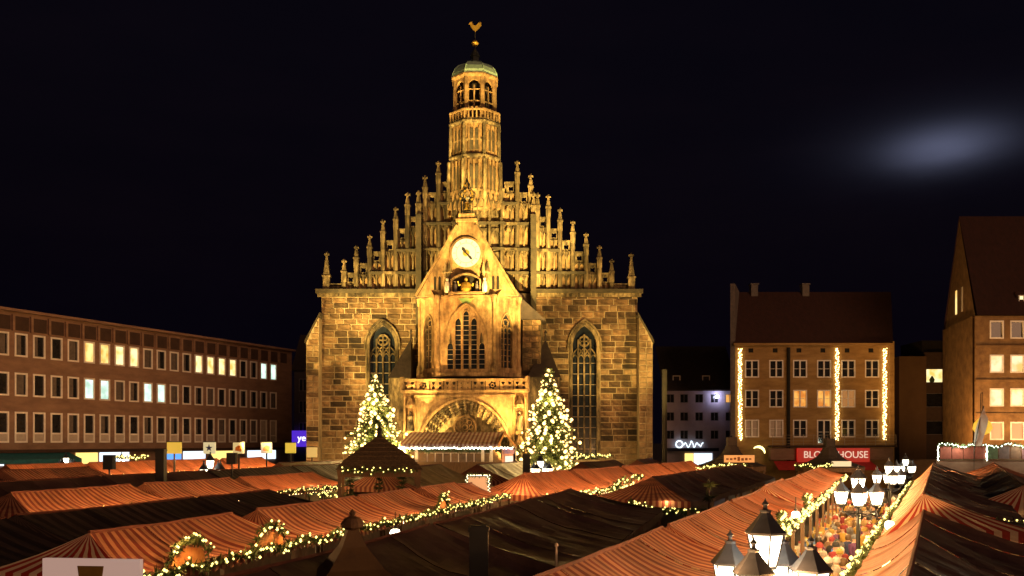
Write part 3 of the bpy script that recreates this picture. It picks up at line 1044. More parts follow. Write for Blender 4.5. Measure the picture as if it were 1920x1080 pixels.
# gable front with clock and mechanical figures
GY = OY + .25
gb = MB()
gb.prism([(-4.3, zc + .16), (4.3, zc + .16), (.75, 24.0), (.75, 24.4), (-.75, 24.4), (-.75, 24.0)], GY, GY + .5)
og = gb.build('oriel_gable', PALE, church, porch_loc, (0, 0, PA))
for sx in (-1, 1):
    c = MB(); c.sweep([(sx * 4.45, zc + .2), (sx * .8, 24.1)], .22, GY - .12, GY + .55); c.build('gable_coping', PALE, og)
    for x, z0, z1 in ((1.5, 18.0, 20.4),):
        for q in (0, .35):
            c = MB(); c.lathe([(.17, z0), (.17, z1 - .5), (.24, z1 - .4), (.03, z1 + .6)], 6, (sx * (x + q), GY - .08)); c.build('turret', CARVED, og)
        c = MB(); c.lathe([(.0, 18.25), (.22, 18.25), (.25, 18.7), (.17, 19.1), (.1, 19.2), (.12, 19.4), (0, 19.5)], 8, (sx * 1.62, GY - .38)); c.build('herald_figure', WHITEP, og)
    for x in (2.35, 2.75):
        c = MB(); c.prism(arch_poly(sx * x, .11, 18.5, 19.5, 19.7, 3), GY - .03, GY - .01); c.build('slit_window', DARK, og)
nb = MB(); nb.prism(arch_poly(0, 1.2, 18.25, 19.3, 19.75, 6), GY - .04, GY - .015); nb.build('niche_shade_plate', DARK, og)  # flat dark plate behind the figures, coloured as the niche's shade
nf = MB(); nf.sweep([(-1.25, 18.2)] + arch_pts(0, 1.25, 18, 19.3, 19.8, 6) + [(1.25, 18.2)], .12, GY - .5, GY); nf.box(-1.5, 1.5, GY - .7, GY, 18.05, 18.22); nf.build('niche_frame', PALE, og)
kg = MB()
kg.lathe([(0, 18.22), (.42, 18.22), (.48, 18.5), (.4, 18.85), (.3, 19.05), (.1, 19.12), (.15, 19.3), (.13, 19.42), (0, 19.5)], 10, (0, GY - .35))
kg.tube([(-.3, GY - .4, 18.95), (-.62, GY - .5, 18.8), (-.66, GY - .6, 19.15)], .08, 6)
kg.tube([(.3, GY - .4, 18.95), (.6, GY - .5, 18.75), (.66, GY - .6, 18.95)], .08, 6)
kg.build('gilded_emperor_figure', GOLD, og, smooth=True)
for x in (-.95, .95):
    c = MB(); c.lathe([(0, 18.22), (.16, 18.22), (.18, 18.7), (.14, 18.95), (.07, 19.02), (.1, 19.15), (0, 19.25)], 8, (x, GY - .25)); c.build('elector_figure', surf('painted_figure', (.22, .2, .2), (.1, .08, .09), rough=.6), og)
em = MB(); em.prism([(-.75, 17.75), (-.3, 17.3), (0, 17.15), (.3, 17.3), (.75, 17.75), (.35, 17.68), (0, 17.85), (-.35, 17.68)], OY - .06, OY + .02)
em.build('green_crest', surf('green_paint', (.12, .32, .14), (.3, .3, .05), rough=.6, scale=4), oriel)
ck = MB(); ck.lathe([(1.42, 0), (1.42, .16), (1.22, .2)], 40)
clock = ck.build('clock', PALE, og, (0, GY, 21.65), (R(90), 0, 0))
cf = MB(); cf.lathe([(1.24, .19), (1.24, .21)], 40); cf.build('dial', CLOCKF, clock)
gd = MB(); gd.lathe([(.3, .2), (.3, .24), (.12, .26)], 12); gd.build('gilded_boss', GOLD, clock)
for k in range(12):
    a = k * PI / 6
    nu = MB(); nu.box(-.022, .022, -.1, .1, .212, .228)
    nu.build('numeral_mark', BLACKP, clock, (math.cos(a) * 1.03, math.sin(a) * 1.03, 0), (0, 0, a - PI/2))
for a, L, w in ((R(-48), .85, .06), (R(125), .62, .08)):
    hd = MB(); hd.prism([(0, 0)] * 0 + [(-w, 0), (w, 0), (w * 1.8, L * .72), (0, L), (-w * 1.8, L * .72)], 0, .02)
    hd.build('hand', BLACKP, clock, (0, 0, .265), (R(-90), 0, a - PI/2))
rg = MB(); rg.sweep(circle_pts(0, 0, .86, 36), .025, -.02, 0, True); rg.build('dial_ring', GOLD, clock, (0, 0, .212), (R(-90), 0, 0))
# bell turret on the gable
bt = MB(); bt.box(-.9, .9, GY - .15, GY + .9, 24.4, 24.65); bt.box(-.7, .7, GY - .05, GY + .8, 24.65, 25.1)
bt.build('turret_base', PALE, og)
bc = MB()
for k in range(6):
    a = k * PI / 3
    bc.tube([(.5 * math.cos(a), GY + .35 + .45 * math.sin(a), 25.1), (.5 * math.cos(a), GY + .35 + .45 * math.sin(a), 26.5), (.75 * math.cos(a), GY + .35 + .6 * math.sin(a), 26.9), (.35 * math.cos(a), GY + .35 + .3 * math.sin(a), 27.3), (0, GY + .35, 28.3)], .05, 5)
bc.lathe([(.56, 26.35), (.62, 26.45), (.56, 26.55)], 12, (0, GY + .35), cap=False)
bc.build('bell_cage', IRON, og)
bg = MB(); bg.lathe([(.36, 25.5), (.3, 25.7), (.2, 26.0), (.08, 26.15)], 10, (0, GY + .35)); bg.build('bell', GOLD, og)
random.seed(9)
lf = MB()
for k in range(26):
    a, z = random.uniform(0, 2*PI), random.uniform(26.2, 28.1)
    rr = (28.5 - z) * .3
    c = (rr * math.cos(a), GY + .35 + rr * math.sin(a), z)
    lf.cbox(c, (.14, .1, .14))
lf.build('gilded_leaves', GOLD, og)
# oriel roof
rf = MB(); rf.prism([(-4.7, zc + .2), (4.75, zc + .2), (0, 24.0)], GY + .52, .2); rf.build('oriel_roof', SLATE, church, porch_loc, (0, 0, PA))

# ================================================================== buildings round the square
def rect_window(parent, cx, zb, w, h, y, pane_mat, bars=(0, 0), fw=.09, panel=0.0, frame_mat=None, leaves=1, proud=.05, name='window'):
    """frame with glazing bars and separate panes"""
    f = MB()
    x0, x1, z0, z1 = cx - w/2, cx + w/2, zb, zb + h
    f.box(x0, x0 + fw, y - proud, y + .1, z0, z1)
    f.box(x1 - fw, x1, y - proud, y + .1, z0, z1)
    f.box(x0 + fw, x1 - fw, y - proud, y + .1, z1 - fw, z1)
    f.box(x0 + fw, x1 - fw, y - proud, y + .1, z0, z0 + fw)
    if panel: f.box(x0 + fw, x1 - fw, y - proud + .01, y + .1, z0 + panel, z0 + panel + fw)
    for k in range(1, leaves):
        xm = x0 + w * k / leaves
        f.box(xm - fw * .6, xm + fw * .6, y - proud + .005, y + .1, z0 + fw, z1 - fw)
    for k in range(bars[1]):
        zm = z0 + h * (k + 1) / (bars[1] + 1)
        f.box(x0 + fw, x1 - fw, y - proud + .02, y + .1, zm - .022, zm + .022)
    o = f.build(name, frame_mat or FRAME, parent)
    lw = (w - fw) / leaves
    for k in range(leaves):
        a = x0 + fw/2 + k * lw
        p = MB(); p.box(a + .01, a + lw - .01, y + .06, y + .09, z0 + fw / 2 + (panel if panel else 0), z1 - fw / 2)
        p.build('pane', pane_mat, o)
    if panel:
        p = MB(); p.box(x0 + fw, x1 - fw, y + .03, y + .07, z0 + fw, z0 + panel); p.build('lower_panel', BLIND, o)
    return o

# --- long office block on the left
lang = math.atan2(30.8, 13.9)
office = empty('office_block', (-42.9, 79.2, 0), lang)
tag(office, 'long brown three storey office block with rows of white framed windows', 'building')
pitch = 33.83 / 19
rows = [(12.7, 2.05), (9.25, 2.05), (5.2, 2.7)]
ops = []
WW = 1.24
for r_, (zb_, h_) in enumerate(rows):
    for k in range(-4, 20):
        ops.append((k * pitch, WW/2, zb_, zb_ + h_, zb_ + h_))
w = MB()
w.wall(-9, 37.4, 4.6, 16.55, ops, 0, .14)
w.face([(37.4, 0, 0), (37.4, 14, 0), (37.4, 14, 16.55), (37.4, 0, 16.55)])
w.face([(-9, .16, 4.6), (37.4, .16, 4.6), (37.4, .16, 16.5), (-9, .16, 16.5)])
w.box(-9, 37.4, .7, 1, 0, 4.6)
owall = w.build('wall', CLAD, office)
lit = {}
for k in (4, 5, 6, 7): lit[(0, k)] = WARMW if k < 6 else YELW
for k in (12, 13, 14, 15): lit[(0, k)] = YELW
for k in (18, 19): lit[(0, k)] = COOLW
for k in (4, 5, 8, 9): lit[(1, k)] = COOLW
for k in (18, 19): lit[(2, k)] = BLIND
random.seed(21)
for r_, (zb_, h_) in enumerate(rows):
    for k in range(-1, 20):
        pm = lit.get((r_, k), GLASS)
        win = rect_window(office, k * pitch, zb_, WW, h_, 0, pm, fw=.15, panel=.75 if r_ == 2 else 0, proud=.06)
        if pm is GLASS and random.random() < .55:      # half drawn curtains
            c = MB(); c.box(k * pitch - WW/2 + .12, k * pitch + random.choice((-.1, .05, .3)), .07 - .03, .055, zb_ + .2 + (.75 if r_ == 2 else 0), zb_ + h_ - .12)
            c.build('curtain', surf('grey_curtain_%d_%d' % (r_, k), (.16, .12, .10), (.09, .07, .06)), win)
for k in range(-5, 21):
    p = MB()
    x0_, x1_ = k * pitch - .62, min(k * pitch + .78, 37.2)
    if x1_ - x0_ > .4:
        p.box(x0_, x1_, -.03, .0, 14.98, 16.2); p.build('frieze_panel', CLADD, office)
    p = MB(); p.box(x0_ - .3, x0_ - .08, -.22, 0, 14.9, 16.3); p.build('frieze_bracket', CLAD, office)
p = MB(); p.box(-9.2, 37.6, -.5, 14, 16.55, 16.78); p.build('roof_slab', CLAD, office)
p = MB(); p.box(-9, 37.4, -.06, 0, 14.78, 14.92); p.build('string_course', CLAD, office)
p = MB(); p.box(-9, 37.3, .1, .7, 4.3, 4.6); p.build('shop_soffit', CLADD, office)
# shop fronts
SHOPW = emit('shop_window_white', (.75, .88, 1), 1.6)
SHOPY = emit('shop_window_yellow', (1, .7, .2), 1.5)
SHOPB = emit('shop_sign_blue', (.10, .35, 1), 1.4)
TEAL = surf('teal_awning_cloth', (.02, .16, .19), (.01, .09, .11), rough=.7)
for k, (a, b, m_) in enumerate(((-6, -1.2, SHOPW), (6.2, 8.6, SHOPY), (8.9, 12.4, SHOPW), (17.5, 19.4, SHOPB), (19.8, 23, SHOPW), (24, 28, SHOPY), (30, 35, SHOPW))):
    p = MB(); p.box(a, b, .55, .68, 3.2, 4.25); p.build('shop_window', m_, office)
aw = MB()
aw.prism([(0, 0), (1, 0), (1, 1), (0, 1)], 0, 1)
ao = MB()
ao.face([(-3.2, .5, 4.35), (5.2, .5, 4.35), (5.2, -1.3, 3.75), (-3.2, -1.3, 3.75)])
ao.face([(-3.2, -1.3, 3.75), (5.2, -1.3, 3.75), (5.2, -1.32, 3.4), (-3.2, -1.32, 3.4)])
ao.face([(-3.2, .5, 4.32), (5.2, .5, 4.32), (5.2, -1.28, 3.72), (-3.2, -1.28, 3.72)])
ao.build('awning', TEAL, office)

# --- dark house between office block and church, with violet sign
dh = empty('dark_house', (-29.8, 124, 0))
tag(dh, 'unlit narrow house in the gap beside the church with violet sign', 'building')
dhm = surf('dark_plaster', (.10, .08, .085), (.06, .05, .055), rough=.9)
d_ops = [(x, .55, z, z + 1.7, z + 1.7) for x in (1.2, 3.0, 4.8, 6.6) for z in (6.2, 9.2, 12.2)]
m = MB(); m.wall(0, 8, 0, 15, d_ops, 0, .15); m.face([(0, .2, 0), (8, .2, 0), (8, .2, 15), (0, .2, 15)]); m.build('wall', dhm, dh)
for o_ in d_ops: rect_window(dh, o_[0], o_[2], 1.1, 1.7, .08, GLASS, leaves=2, frame_mat=surf('grey_frame', (.25, .23, .24)) if o_ is d_ops[0] else MATS['grey_frame'])
m = MB(); m.prism([(-.3, 15), (8.3, 15), (8.3, 15.3), (-.3, 15.3)], -.3, 5); m.build('eaves', SLATE, dh)
m = MB(); m.face([(-.3, -.2, 15.3), (8.3, -.2, 15.3), (8.3, 5, 20.5), (-.3, 5, 20.5)]); m.build('roof', SLATE, dh)
VIOL = emit('violet_sign_glow', (.14, .04, 1), .6)
sgn = MB(); sgn.box(-.25, 2.9, -.5, -.2, 4.6, 6.8)
so = sgn.build('sign_panel', VIOL, dh)
def text(name, body, size, mat, parent, loc, rot=(R(90), 0, 0), ext=.02, align='CENTER'):
    c = bpy.data.curves.new(name, 'FONT')
    c.body, c.size, c.extrude, c.align_x = body, size, ext, align
    c.materials.append(mat)
    o = bpy.data.objects.new(name, c)
    link(o, parent)
    o.location, o.rotation_euler = loc, rot
    me = bpy.data.meshes.new_from_object(o.evaluated_get(bpy.context.evaluated_depsgraph_get()))
    bpy.data.objects.remove(o)
    return inst(name, me, parent, loc, rot)
WHITEL = emit('sign_letter_white', (1, .95, 1), 2.2, sampled=False)
text('sign_lettering', 'yes', 1.25, WHITEL, so, (1.4, -.53, 5.4))

# --- white house with script sign
wh = empty('white_house', (18.9, 112, 0))
tag(wh, 'pale plastered house with small dark windows between church and sandstone house', 'building')
S112 = 1700 / 112
def x112(px): return (px - 960) / S112 - 18.9
def z112(py): return 5.3 + (828 - py) / S112
PLAST = surf('pale_plaster', (.52, .44, .50), (.40, .33, .38), rough=.9, scale=.6)
cols = (1257, 1283, 1311, 1340, 1368)
w_ops = []
for py in (747, 781, 815):
    for c in cols: w_ops.append((x112(c), .48, z112(py + 8), z112(py - 8), z112(py - 8)))
m = MB(); m.wall(x112(1246), x112(1382), 0, z112(733), w_ops, 0, .2)
m.face([(x112(1246), .22, 0), (x112(1382), .22, 0), (x112(1382), .22, z112(733)), (x112(1246), .22, z112(733))])
m.build('wall', PLAST, wh)
for i, o_ in enumerate(w_ops):
    rect_window(wh, o_[0], o_[2], .96, o_[3] - o_[2], .12, ORANW if i == 4 else GLASS, fw=.05, leaves=2, frame_mat=MATS['grey_frame'])
m = MB(); m.box(x112(1246) - .2, x112(1382), -.35, .0, z112(733), z112(730)); m.build('eaves', SLATE, wh)
m = MB(); m.face([(x112(1246) - .2, -.35, z112(730)), (x112(1382), -.35, z112(730)), (x112(1382), 6, z112(640)), (x112(1246) - .2, 6, z112(640))]); rf_ = m.build('roof', SLATE, wh)
for px in (1271, 1327):
    m = MB(); m.box(x112(px) - .6, x112(px) + .6, 1.0, 3.5, z112(718), z112(702)); d_ = m.build('dormer', SLATE, wh)
    rect_window(wh, x112(px), z112(716), .95, .85, .95, GLASS, fw=.1, name='dormer_window')
m = MB(); m.lathe([(.0, -.16), (.16, -.12), (.2, 0), (.16, .12), (0, .16)], 10)
COLDL = emit('cold_wall_lamp', (.62, .66, 1), 70.0)
m.build('wall_lamp', COLDL, wh, (x112(1343), -.45, z112(744)), smooth=True)
m = MB(); m.tube([(x112(1343), 0, z112(744)), (x112(1343), -.4, z112(744))], .04); m.build('lamp_bracket', IRON, wh)
NEON = emit('white_neon', (.75, .92, 1), 2.0)
m = MB()
sx0, sz0 = x112(1266), z112(833)
pts = []
for k in range(7):
    pass
m.tube([(sx0 + .45 + .42 * math.cos(a), -.35, sz0 + .42 * math.sin(a)) for a in [2*PI*k/14 for k in range(15)]], .09, 5)
m.tube([(sx0 + 1.0 + t * 2.4, -.35, sz0 - .1 + .28 * math.sin(t * 21) + (.25 if .35 < t < .5 or .75 < t < .85 else 0)) for t in [k / 40 for k in range(41)]], .06, 5)
m.build('neon_script', NEON, wh)
m = MB(); m.box(x112(1246), x112(1345), -.9, 0, z112(846), z112(840)); m.build('shop_canopy', surf('navy_canopy', (.02, .025, .06)), wh)
for a, b, e_ in ((1284, 1300, SHOPY), (1301, 1335, SHOPW)):
    m = MB(); m.box(x112(a), x112(b), -.08, -.02, 1.2, z112(850)); m.build('shop_window', e_, wh)

# --- sandstone house with bulb columns
sh = empty('sandstone_house', (25.3, 103, 0))
tag(sh, 'three storey sandstone house hung with vertical light chains under dark steep roof', 'building')
S103 = 1700 / 103
def x103(px): return (px - 960) / S103 - 25.3
def z103(py): return 5.3 + (828 - py) / S103
SAND = surf('warm_sandstone', (.40, .24, .085), (.24, .13, .04), rough=.9, scale=.5, bump=.35, bscale=5, stretch=(1, 1, 3.5))
c6 = (1410, 1455.5, 1500, 1545, 1590.5, 1635)
s_ops, s_mat = [], []
for r_, py in enumerate((692, 748, 804)):
    for k, c in enumerate(c6):
        hgt = 33 if not (r_ == 2 and k == 3) else 46
        s_ops.append((x103(c), .80, z103(py - 17 + hgt), z103(py - 17), z103(py - 17)))
        mt = GLASS
        if r_ == 1 and k in (2, 3): mt = ORANW
        if r_ == 1 and k == 4: mt = emit('window_dim_orange', (1, .4, .1), .35)
        if r_ == 2 and k in (0, 1): mt = BLIND
        s_mat.append(mt)
for c in c6: s_ops.append((x103(c - 2), .28, z103(661), z103(653), z103(653)))
m = MB(); m.wall(x103(1378), x103(1668), 0, z103(646), s_ops, 0, .22)
m.face([(x103(1378), .25, 0), (x103(1668), .25, 0), (x103(1668), .25, z103(646)), (x103(1378), .25, z103(646))])
m.face([(x103(1668), 0, 0), (x103(1668), 10, 0), (x103(1668), 10, z103(646)), (x103(1668), 0, z103(646))])
m.build('wall', SAND, sh)
for o_, mt in zip(s_ops[:18], s_mat):
    rect_window(sh, o_[0], o_[2], 1.6, o_[3] - o_[2], .06, mt, bars=(0, 1), fw=.13, leaves=2, proud=.1)
for o_ in s_ops[18:]:
    m = MB(); m.box(o_[0] - .28, o_[0] + .28, .1, .14, o_[2], o_[3]); m.build('attic_vent', DARK, sh)
ROOFT = surf('dark_roof_tile', (.05, .015, .010), (.03, .009, .007), rough=.9, scale=1.5, bump=.6, bscale=6, stretch=(2, 1, 1))
RZ = 23.2
m = MB(); m.face([(x103(1374), -.4, z103(646)), (x103(1672), -.4, z103(646)), (x103(1672) + 2.2, 5.5, RZ), (x103(1374) + 1.7, 5.5, RZ)])
m.face([(x103(1374) + 3.3, 11.4, z103(646)), (x103(1672) + 4.0, 11.4, z103(646)), (x103(1672) + 2.2, 5.5, RZ), (x103(1374) + 1.7, 5.5, RZ)])
m.build('roof', ROOFT, sh)
m = MB(); m.box(x103(1374), x103(1672), -.5, .2, z103(648), z103(644)); m.build('gutter', SAND, sh)
m = MB(); m.plan([(x103(1369), -.1), (x103(1378), -.1), (x103(1378) + 2.2, 6.5), (x103(1369) + 2.2, 6.5)], 0, z103(532)); m.build('party_wall', surf('grey_render', (.14, .11, .10)), sh)
m = MB(); m.prism([(x103(1374) - .0, 0)] * 0 + [(x103(1668) + .0, 0), (x103(1668) + .5, 0), (x103(1668) + .5, z103(640)), (x103(1668), z103(640))], -.1, 3); m.build('corner_strip', SAND, sh)
for px in (1437, 1538):
    m = MB(); m.box(x103(px) - .4, x103(px) + .4, 5.0, 5.9, 21.5, 24.0); m.box(x103(px) - .5, x103(px) + .5, 4.9, 6.0, 24.0, 24.15); m.build('chimney', surf('chimney_render_%d' % px, (.16, .13, .12)), sh)
m = MB(); m.tube([(x103(1478), -.12, 2), (x103(1478), -.12, z103(652))], .2, 8); m.build('drainpipe', DARK, sh)
for px in (1387, 1569, 1658):
    m = MB()
    random.seed(px)
    for k in range(240):
        z = z103(825) + (z103(653) - z103(825)) * k / 240
        c = (x103(px) + random.uniform(-.22, .22), -.16 + random.uniform(-.07, .05), z + random.uniform(-.05, .05))
        m.lathe([(0, c[2] - .055), (.055, c[2]), (0, c[2] + .055)], 4, (c[0], c[1]))
    m.build('light_chain', STRIPB, sh)
# balcony rail and ground floor fascia
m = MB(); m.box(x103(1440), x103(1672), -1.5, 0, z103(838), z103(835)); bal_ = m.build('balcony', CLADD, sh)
for k in range(13):
    x = x103(1442) + k * (x103(1670) - x103(1442)) / 12
    p = MB(); p.tube([(x, -1.45, z103(835)), (x, -1.45, z103(815))], .03, 5); p.build('rail_post', BARS, bal_)
p = MB()
for q in range(4):
    zz_ = z103(816) - q * .32
    p.tube([(x103(1442), -1.45, zz_), (x103(1670), -1.45, zz_)], .018, 4)
p.build('rail', BARS, bal_)
m = MB(); m.box(x103(1440), x103(1668), -1.0, 0, z103(862), z103(840)); m.build('shop_fascia', CLAD, sh)
REDS = emit('red_sign_glow', (1, .012, .008), .36)
m = MB(); m.box(x103(1488), x103(1622), -1.35, -1.02, z103(867), z103(840)); rs = m.build('red_sign', REDS, sh)
text('sign_lettering', 'BLOCK HOUSE', 1.08, emit('sign_letter_cream', (1, .7, .5), .9, sampled=False), rs, (x103(1559), -1.4, z103(858)))
m = MB(); m.face([(x103(1445), -1.1, z103(864)), (x103(1625), -1.1, z103(864)), (x103(1632), -3.2, z103(880)), (x103(1445), -3.2, z103(880))]); m.build('red_awning', surf('red_awning_cloth', (.5, .02, .02), (.35, .012, .012)), sh)

m = MB(); m.tube([(x103(1416) + .75 * math.cos(R(a)), -1.2, z103(850) + .75 * math.sin(R(a))) for a in range(0, 131, 10)], [.05 + .12 * math.sin(PI * k / 13) for k in range(14)], 6)
m.build('crescent_neon', emit('yellow_neon', (1, .85, .3), 3.0), sh)

# --- modern brown block
mb_ = empty('modern_block', (49.0, 116, 0))
tag(mb_, 'plain brown modern block set back behind the gabled corner house', 'building')
S116 = 1700 / 116
def x116(px): return (px - 960) / S116 - 49.0
def z116(py): return 5.3 + (828 - py) / S116
BRN = surf('brown_render', (.20, .11, .055), (.15, .08, .04), rough=.9, scale=.4)
m = MB(); m.box(x116(1686), x116(1737), 0, 12, 0, z116(668)); m.build('wall', BRN, mb_)
wops = [(x116(1755), 1.1, z116(py + 13), z116(py - 13), z116(py - 13)) for py in (704, 750, 802)]
m = MB(); m.wall(x116(1737), x116(1800), 0, z116(660), wops, .3, .3); m.face([(x116(1737), .65, 0), (x116(1800), .65, 0), (x116(1800), .65, z116(660)), (x116(1737), .65, z116(660))])
m.build('stair_bay', surf('dark_brown_render', (.10, .055, .035), (.07, .04, .025)), mb_)
m = MB(); m.box(x116(1739), x116(1800), 1.5, 8, z116(660), z116(636)); m.build('penthouse', DARK, mb_)
for o_, mt in zip(wops, (YELW, GLASS, GLASS)):
    rect_window(mb_, o_[0], o_[2], 2.2, o_[3] - o_[2], .45, mt, fw=.06, leaves=1, frame_mat=MATS['grey_frame'])
m = MB(); m.lathe([(0, 0), (.3, .1), (.35, .4), (.1, .8), (0, .9)], 7, (x116(1750), .35)); m.build('window_plant', NEEDLE, mb_, (0, 0, z116(717)))

# --- gabled corner house far right
gh = empty('gabled_corner_house', (47, 92, 0))
tag(gh, 'tall sandstone corner house with steep dark roof and lit windows', 'building')
S92 = 1700 / 92
def x92(px): return (px - 960) / S92 - 47
def z92(py): return 5.3 + (828 - py) / S92
GS = surf('ochre_sandstone', (.28, .155, .06), (.13, .065, .025), rough=.9, scale=1.1, bump=.5, bscale=5)
c3 = [1869 + 38.5 * k for k in range(6)]
g_ops, g_mat = [], []
for r_, py in enumerate((618, 682, 745, 808)):
    for k, c in enumerate(c3):
        g_ops.append((x92(c), .72, z92(py + 17), z92(py - 17), z92(py - 17)))
        g_mat.append([GLASS, lit_pane('window_lit_cream', (1, .86, .5), (.85, .55, .16), 1.1) if (r_, k) == (1, 0) else MATS.get('window_lit_cream', GLASS), YELW if k else MATS.get('window_lit_cream'), emit('shop_red_warm', (1, .32, .12), .9) if (r_, k) == (3, 0) else MATS.get('shop_red_warm', GLASS)][r_])
ez = z92(592)
m = MB(); m.wall(0, 26, 0, ez, g_ops, 0, .25); m.face([(0, .3, 0), (26, .3, 0), (26, .3, ez), (0, .3, ez)])
m.build('wall', GS, gh)
for o_, mt in zip(g_ops, g_mat):
    rect_window(gh, o_[0], o_[2], 1.44, o_[3] - o_[2], .1, mt, bars=(0, 0), fw=.14, proud=.12)
for py in (650, 714, 777):
    m = MB(); m.box(0, 26, -.12, 0, z92(py) - .12, z92(py) + .12); m.build('string_course', GS, gh)
# side gable wall: from the corner back to (2.67, 12)
sa = math.atan2(12, 2.67)
SL = math.hypot(12, 2.67)
apx = 29.4
sw_ops = []
for z in (4.8, 9.0, 12.6, 15.8):
    for k in range(5):
        sw_ops.append((2.2 + k * 2.0, .42, z, z + 2.3, z + 2.3))
m = MB()
m.wall(0, SL, 0, ez, sw_ops, 0, .2)
m.face([(0, 0, ez), (SL, 0, ez), (SL / 2, 0, apx)])
m.face([(0, .25, 0), (SL, .25, 0), (SL, .25, ez), (0, .25, ez)])
gs = m.build('gable_wall', GS, gh, (0, 0, 0), (0, 0, sa))
for o_ in sw_ops:
    rect_window(gs, o_[0], o_[2], .84, o_[3] - o_[2], .08, GLASS, fw=.12, proud=.14, name='side_window')
for k, x in enumerate((4.9, 7.3)):
    m = MB(); m.box(x - .28, x + .28, -.08, .05, 19.2, 21.8); m.build('attic_window', MATS['window_lit_warm'] if k == 1 else FRAME, gs)
m = MB()
n0, n1 = Vector((0, -.4, ez)), Vector((26, -.4, ez))
r0, r1 = Vector((1.335, 6, apx + .25)), Vector((27.3, 6, apx + .25))
m.face([n0, n1, r1, r0])
m.face([r0, r1, Vector((28.7, 12.4, ez)), Vector((2.67, 12.4, ez))])
m.build('roof', ROOFT, gh)
for px in (1925, 1990):
    m = MB(); m.box(x92(px) - .7, x92(px) + .7, .6, 4, z92(578), z92(545)); m.build('dormer', ROOFT, gh)
    rect_window(gh, x92(px), z92(574), 1.1, 1.2, .5, YELW, fw=.1, leaves=2, name='dormer_window')

# --- terrace in front of the corner house
ter = empty('terrace', (39.3, 84, .45))
tag(ter, 'raised restaurant terrace with light garland along its red panelled railing', 'terrace')
m = MB(); m.box(0, 20, 0, 5, -.45, 3.1); m.build('platform', CLAD, ter)
REDC = surf('brick_red_panel', (.30, .07, .04), (.2, .045, .03))
for k in range(18):
    m = MB(); m.box(.4 + k * 1.08, 1.42 + k * 1.08, .02, .08, 3.25, 4.4); m.build('railing_panel', REDC if k < 4 else surf('railing_panel_%d' % k, (random.uniform(.1, .3), random.uniform(.06, .16), random.uniform(.04, .1))), ter)
m = MB(); m.box(.2, 20, -.05, .12, 4.42, 4.5); m.box(.2, 20, -.05, .12, 3.1, 3.2); m.build('rail', WOOD, ter)
CWB = emit('cool_garland_bulb', (.85, 1, .75), 9.0, sampled=False)
random.seed(41)
m, gm = MB(), MB()
def tuft(mb, c, n=6, L=.22, up=.0):
    for _ in range(n):
        d = Vector((random.gauss(0, 1), random.gauss(0, 1), random.gauss(0, 1) + up)).normalized()
        s_ = d.cross(Vector((random.random(), random.random(), random.random()))).normalized() * L * .16
        p = Vector(c)
        mb.face([p + s_, p - s_, p + d * L])
for k in range(230):
    x = .1 + k * 20 / 230
    c = (x + random.uniform(-.05, .05), -.12 + random.uniform(-.08, .08), 4.5 + .14 * math.sin(x * 2.1) + random.uniform(-.12, .12))
    tuft(gm, c, 5, .26)
    if k % 2 == 0: m.lathe([(0, c[2] - .055), (.055, c[2]), (0, c[2] + .055)], 4, (c[0], c[1] - .1))
for x in (.1, 4.6):
    for k in range(20):
        z = 3.1 + k * .07
        m.lathe([(0, z - .05), (.05, z), (0, z + .05)], 4, (x + random.uniform(-.08, .08), -.15))
gm.build('garland', NEEDLE, ter); m.build('garland_bulbs', CWB, ter, kind='stuff')
for x in (2, 8, 14): point_light('garland_fill_light', ter, (x, -.8, 4.7), 220, (.9, 1, .75), .2)  # bare fill lights added before the railing garland

fl = empty('feather_flag', (42.6, 83.6, 0))
tag(fl, 'white feather flag on a pole beside the gable of the corner house', 'flag')
m = MB(); m.tube([(0, 0, 0), (0, 0, 4.5), (.6, 0, 7.6), (.9, 0, 8.6)], .04, 6); m.build('pole', IRON, fl)
m = MB()
for k in range(10):
    t0, t1 = k / 10, (k + 1) / 10
    def fp(t): return (.02 + .9 * t * t, 4.9 + 3.6 * t)
    def wd(t): return .95 * math.sin(min(1, (t + .25)) * PI * .62 + .3) * (1 if t < .7 else max(.05, (1 - t) / .3))
    (xa, za), (xb, zb2) = fp(t0), fp(t1)
    m.face([(xa, .01 + .08 * math.sin(t0 * 5), za), (xa + wd(t0), .12 * math.sin(t0 * 7), za), (xb + wd(t1), .12 * math.sin(t1 * 7), zb2), (xb, .01 + .08 * math.sin(t1 * 5), zb2)])
m.build('flag_cloth', surf('white_flag_cloth', (.75, .62, .55), (.68, .55, .5), rough=.8), fl)
yl = empty('yellow_lantern', (43.9, 84.6, 0))
tag(yl, 'big yellow glowing ball lantern on a pole above the terrace', 'lantern')
m = MB(); m.tube([(0, .3, 3.1), (0, .3, 9.8), (0, 0, 9.9)], .05, 6); m.build('pole', WOOD, yl)
m = MB(); m.lathe([(.05, 7.6), (.3, 7.5), (.75, 7.0), (.85, 6.5), (.6, 6.1), (.25, 5.95), (.05, 5.9)], 12); m.build('lantern_shade', emit('yellow_lantern_glow', (1, .55, .03), .95), yl, smooth=True)
m = MB(); m.tube([(0, 0, 9.9), (0, 0, 7.6)], .03, 5); m.build('cord', WOOD, yl)

# ================================================================== market stalls
GOODS = [surf('goods_%d' % i, c, rough=.6) for i, c in enumerate(((.6, .35, .08), (.5, .08, .05), (.65, .6, .5), (.1, .2, .45), (.55, .42, .1)))]
STALL_TUBE = emit('stall_tube_lamp', (1, .72, .34), 6.0)

RIDGE = surf('ridge_tape', (.16, .05, .03), (.08, .025, .015), rough=.8)
def jag(y, k): return math.sin(y * 3.1 + k) * .5 + math.sin(y * 7.7 + k * 2.3) * .3

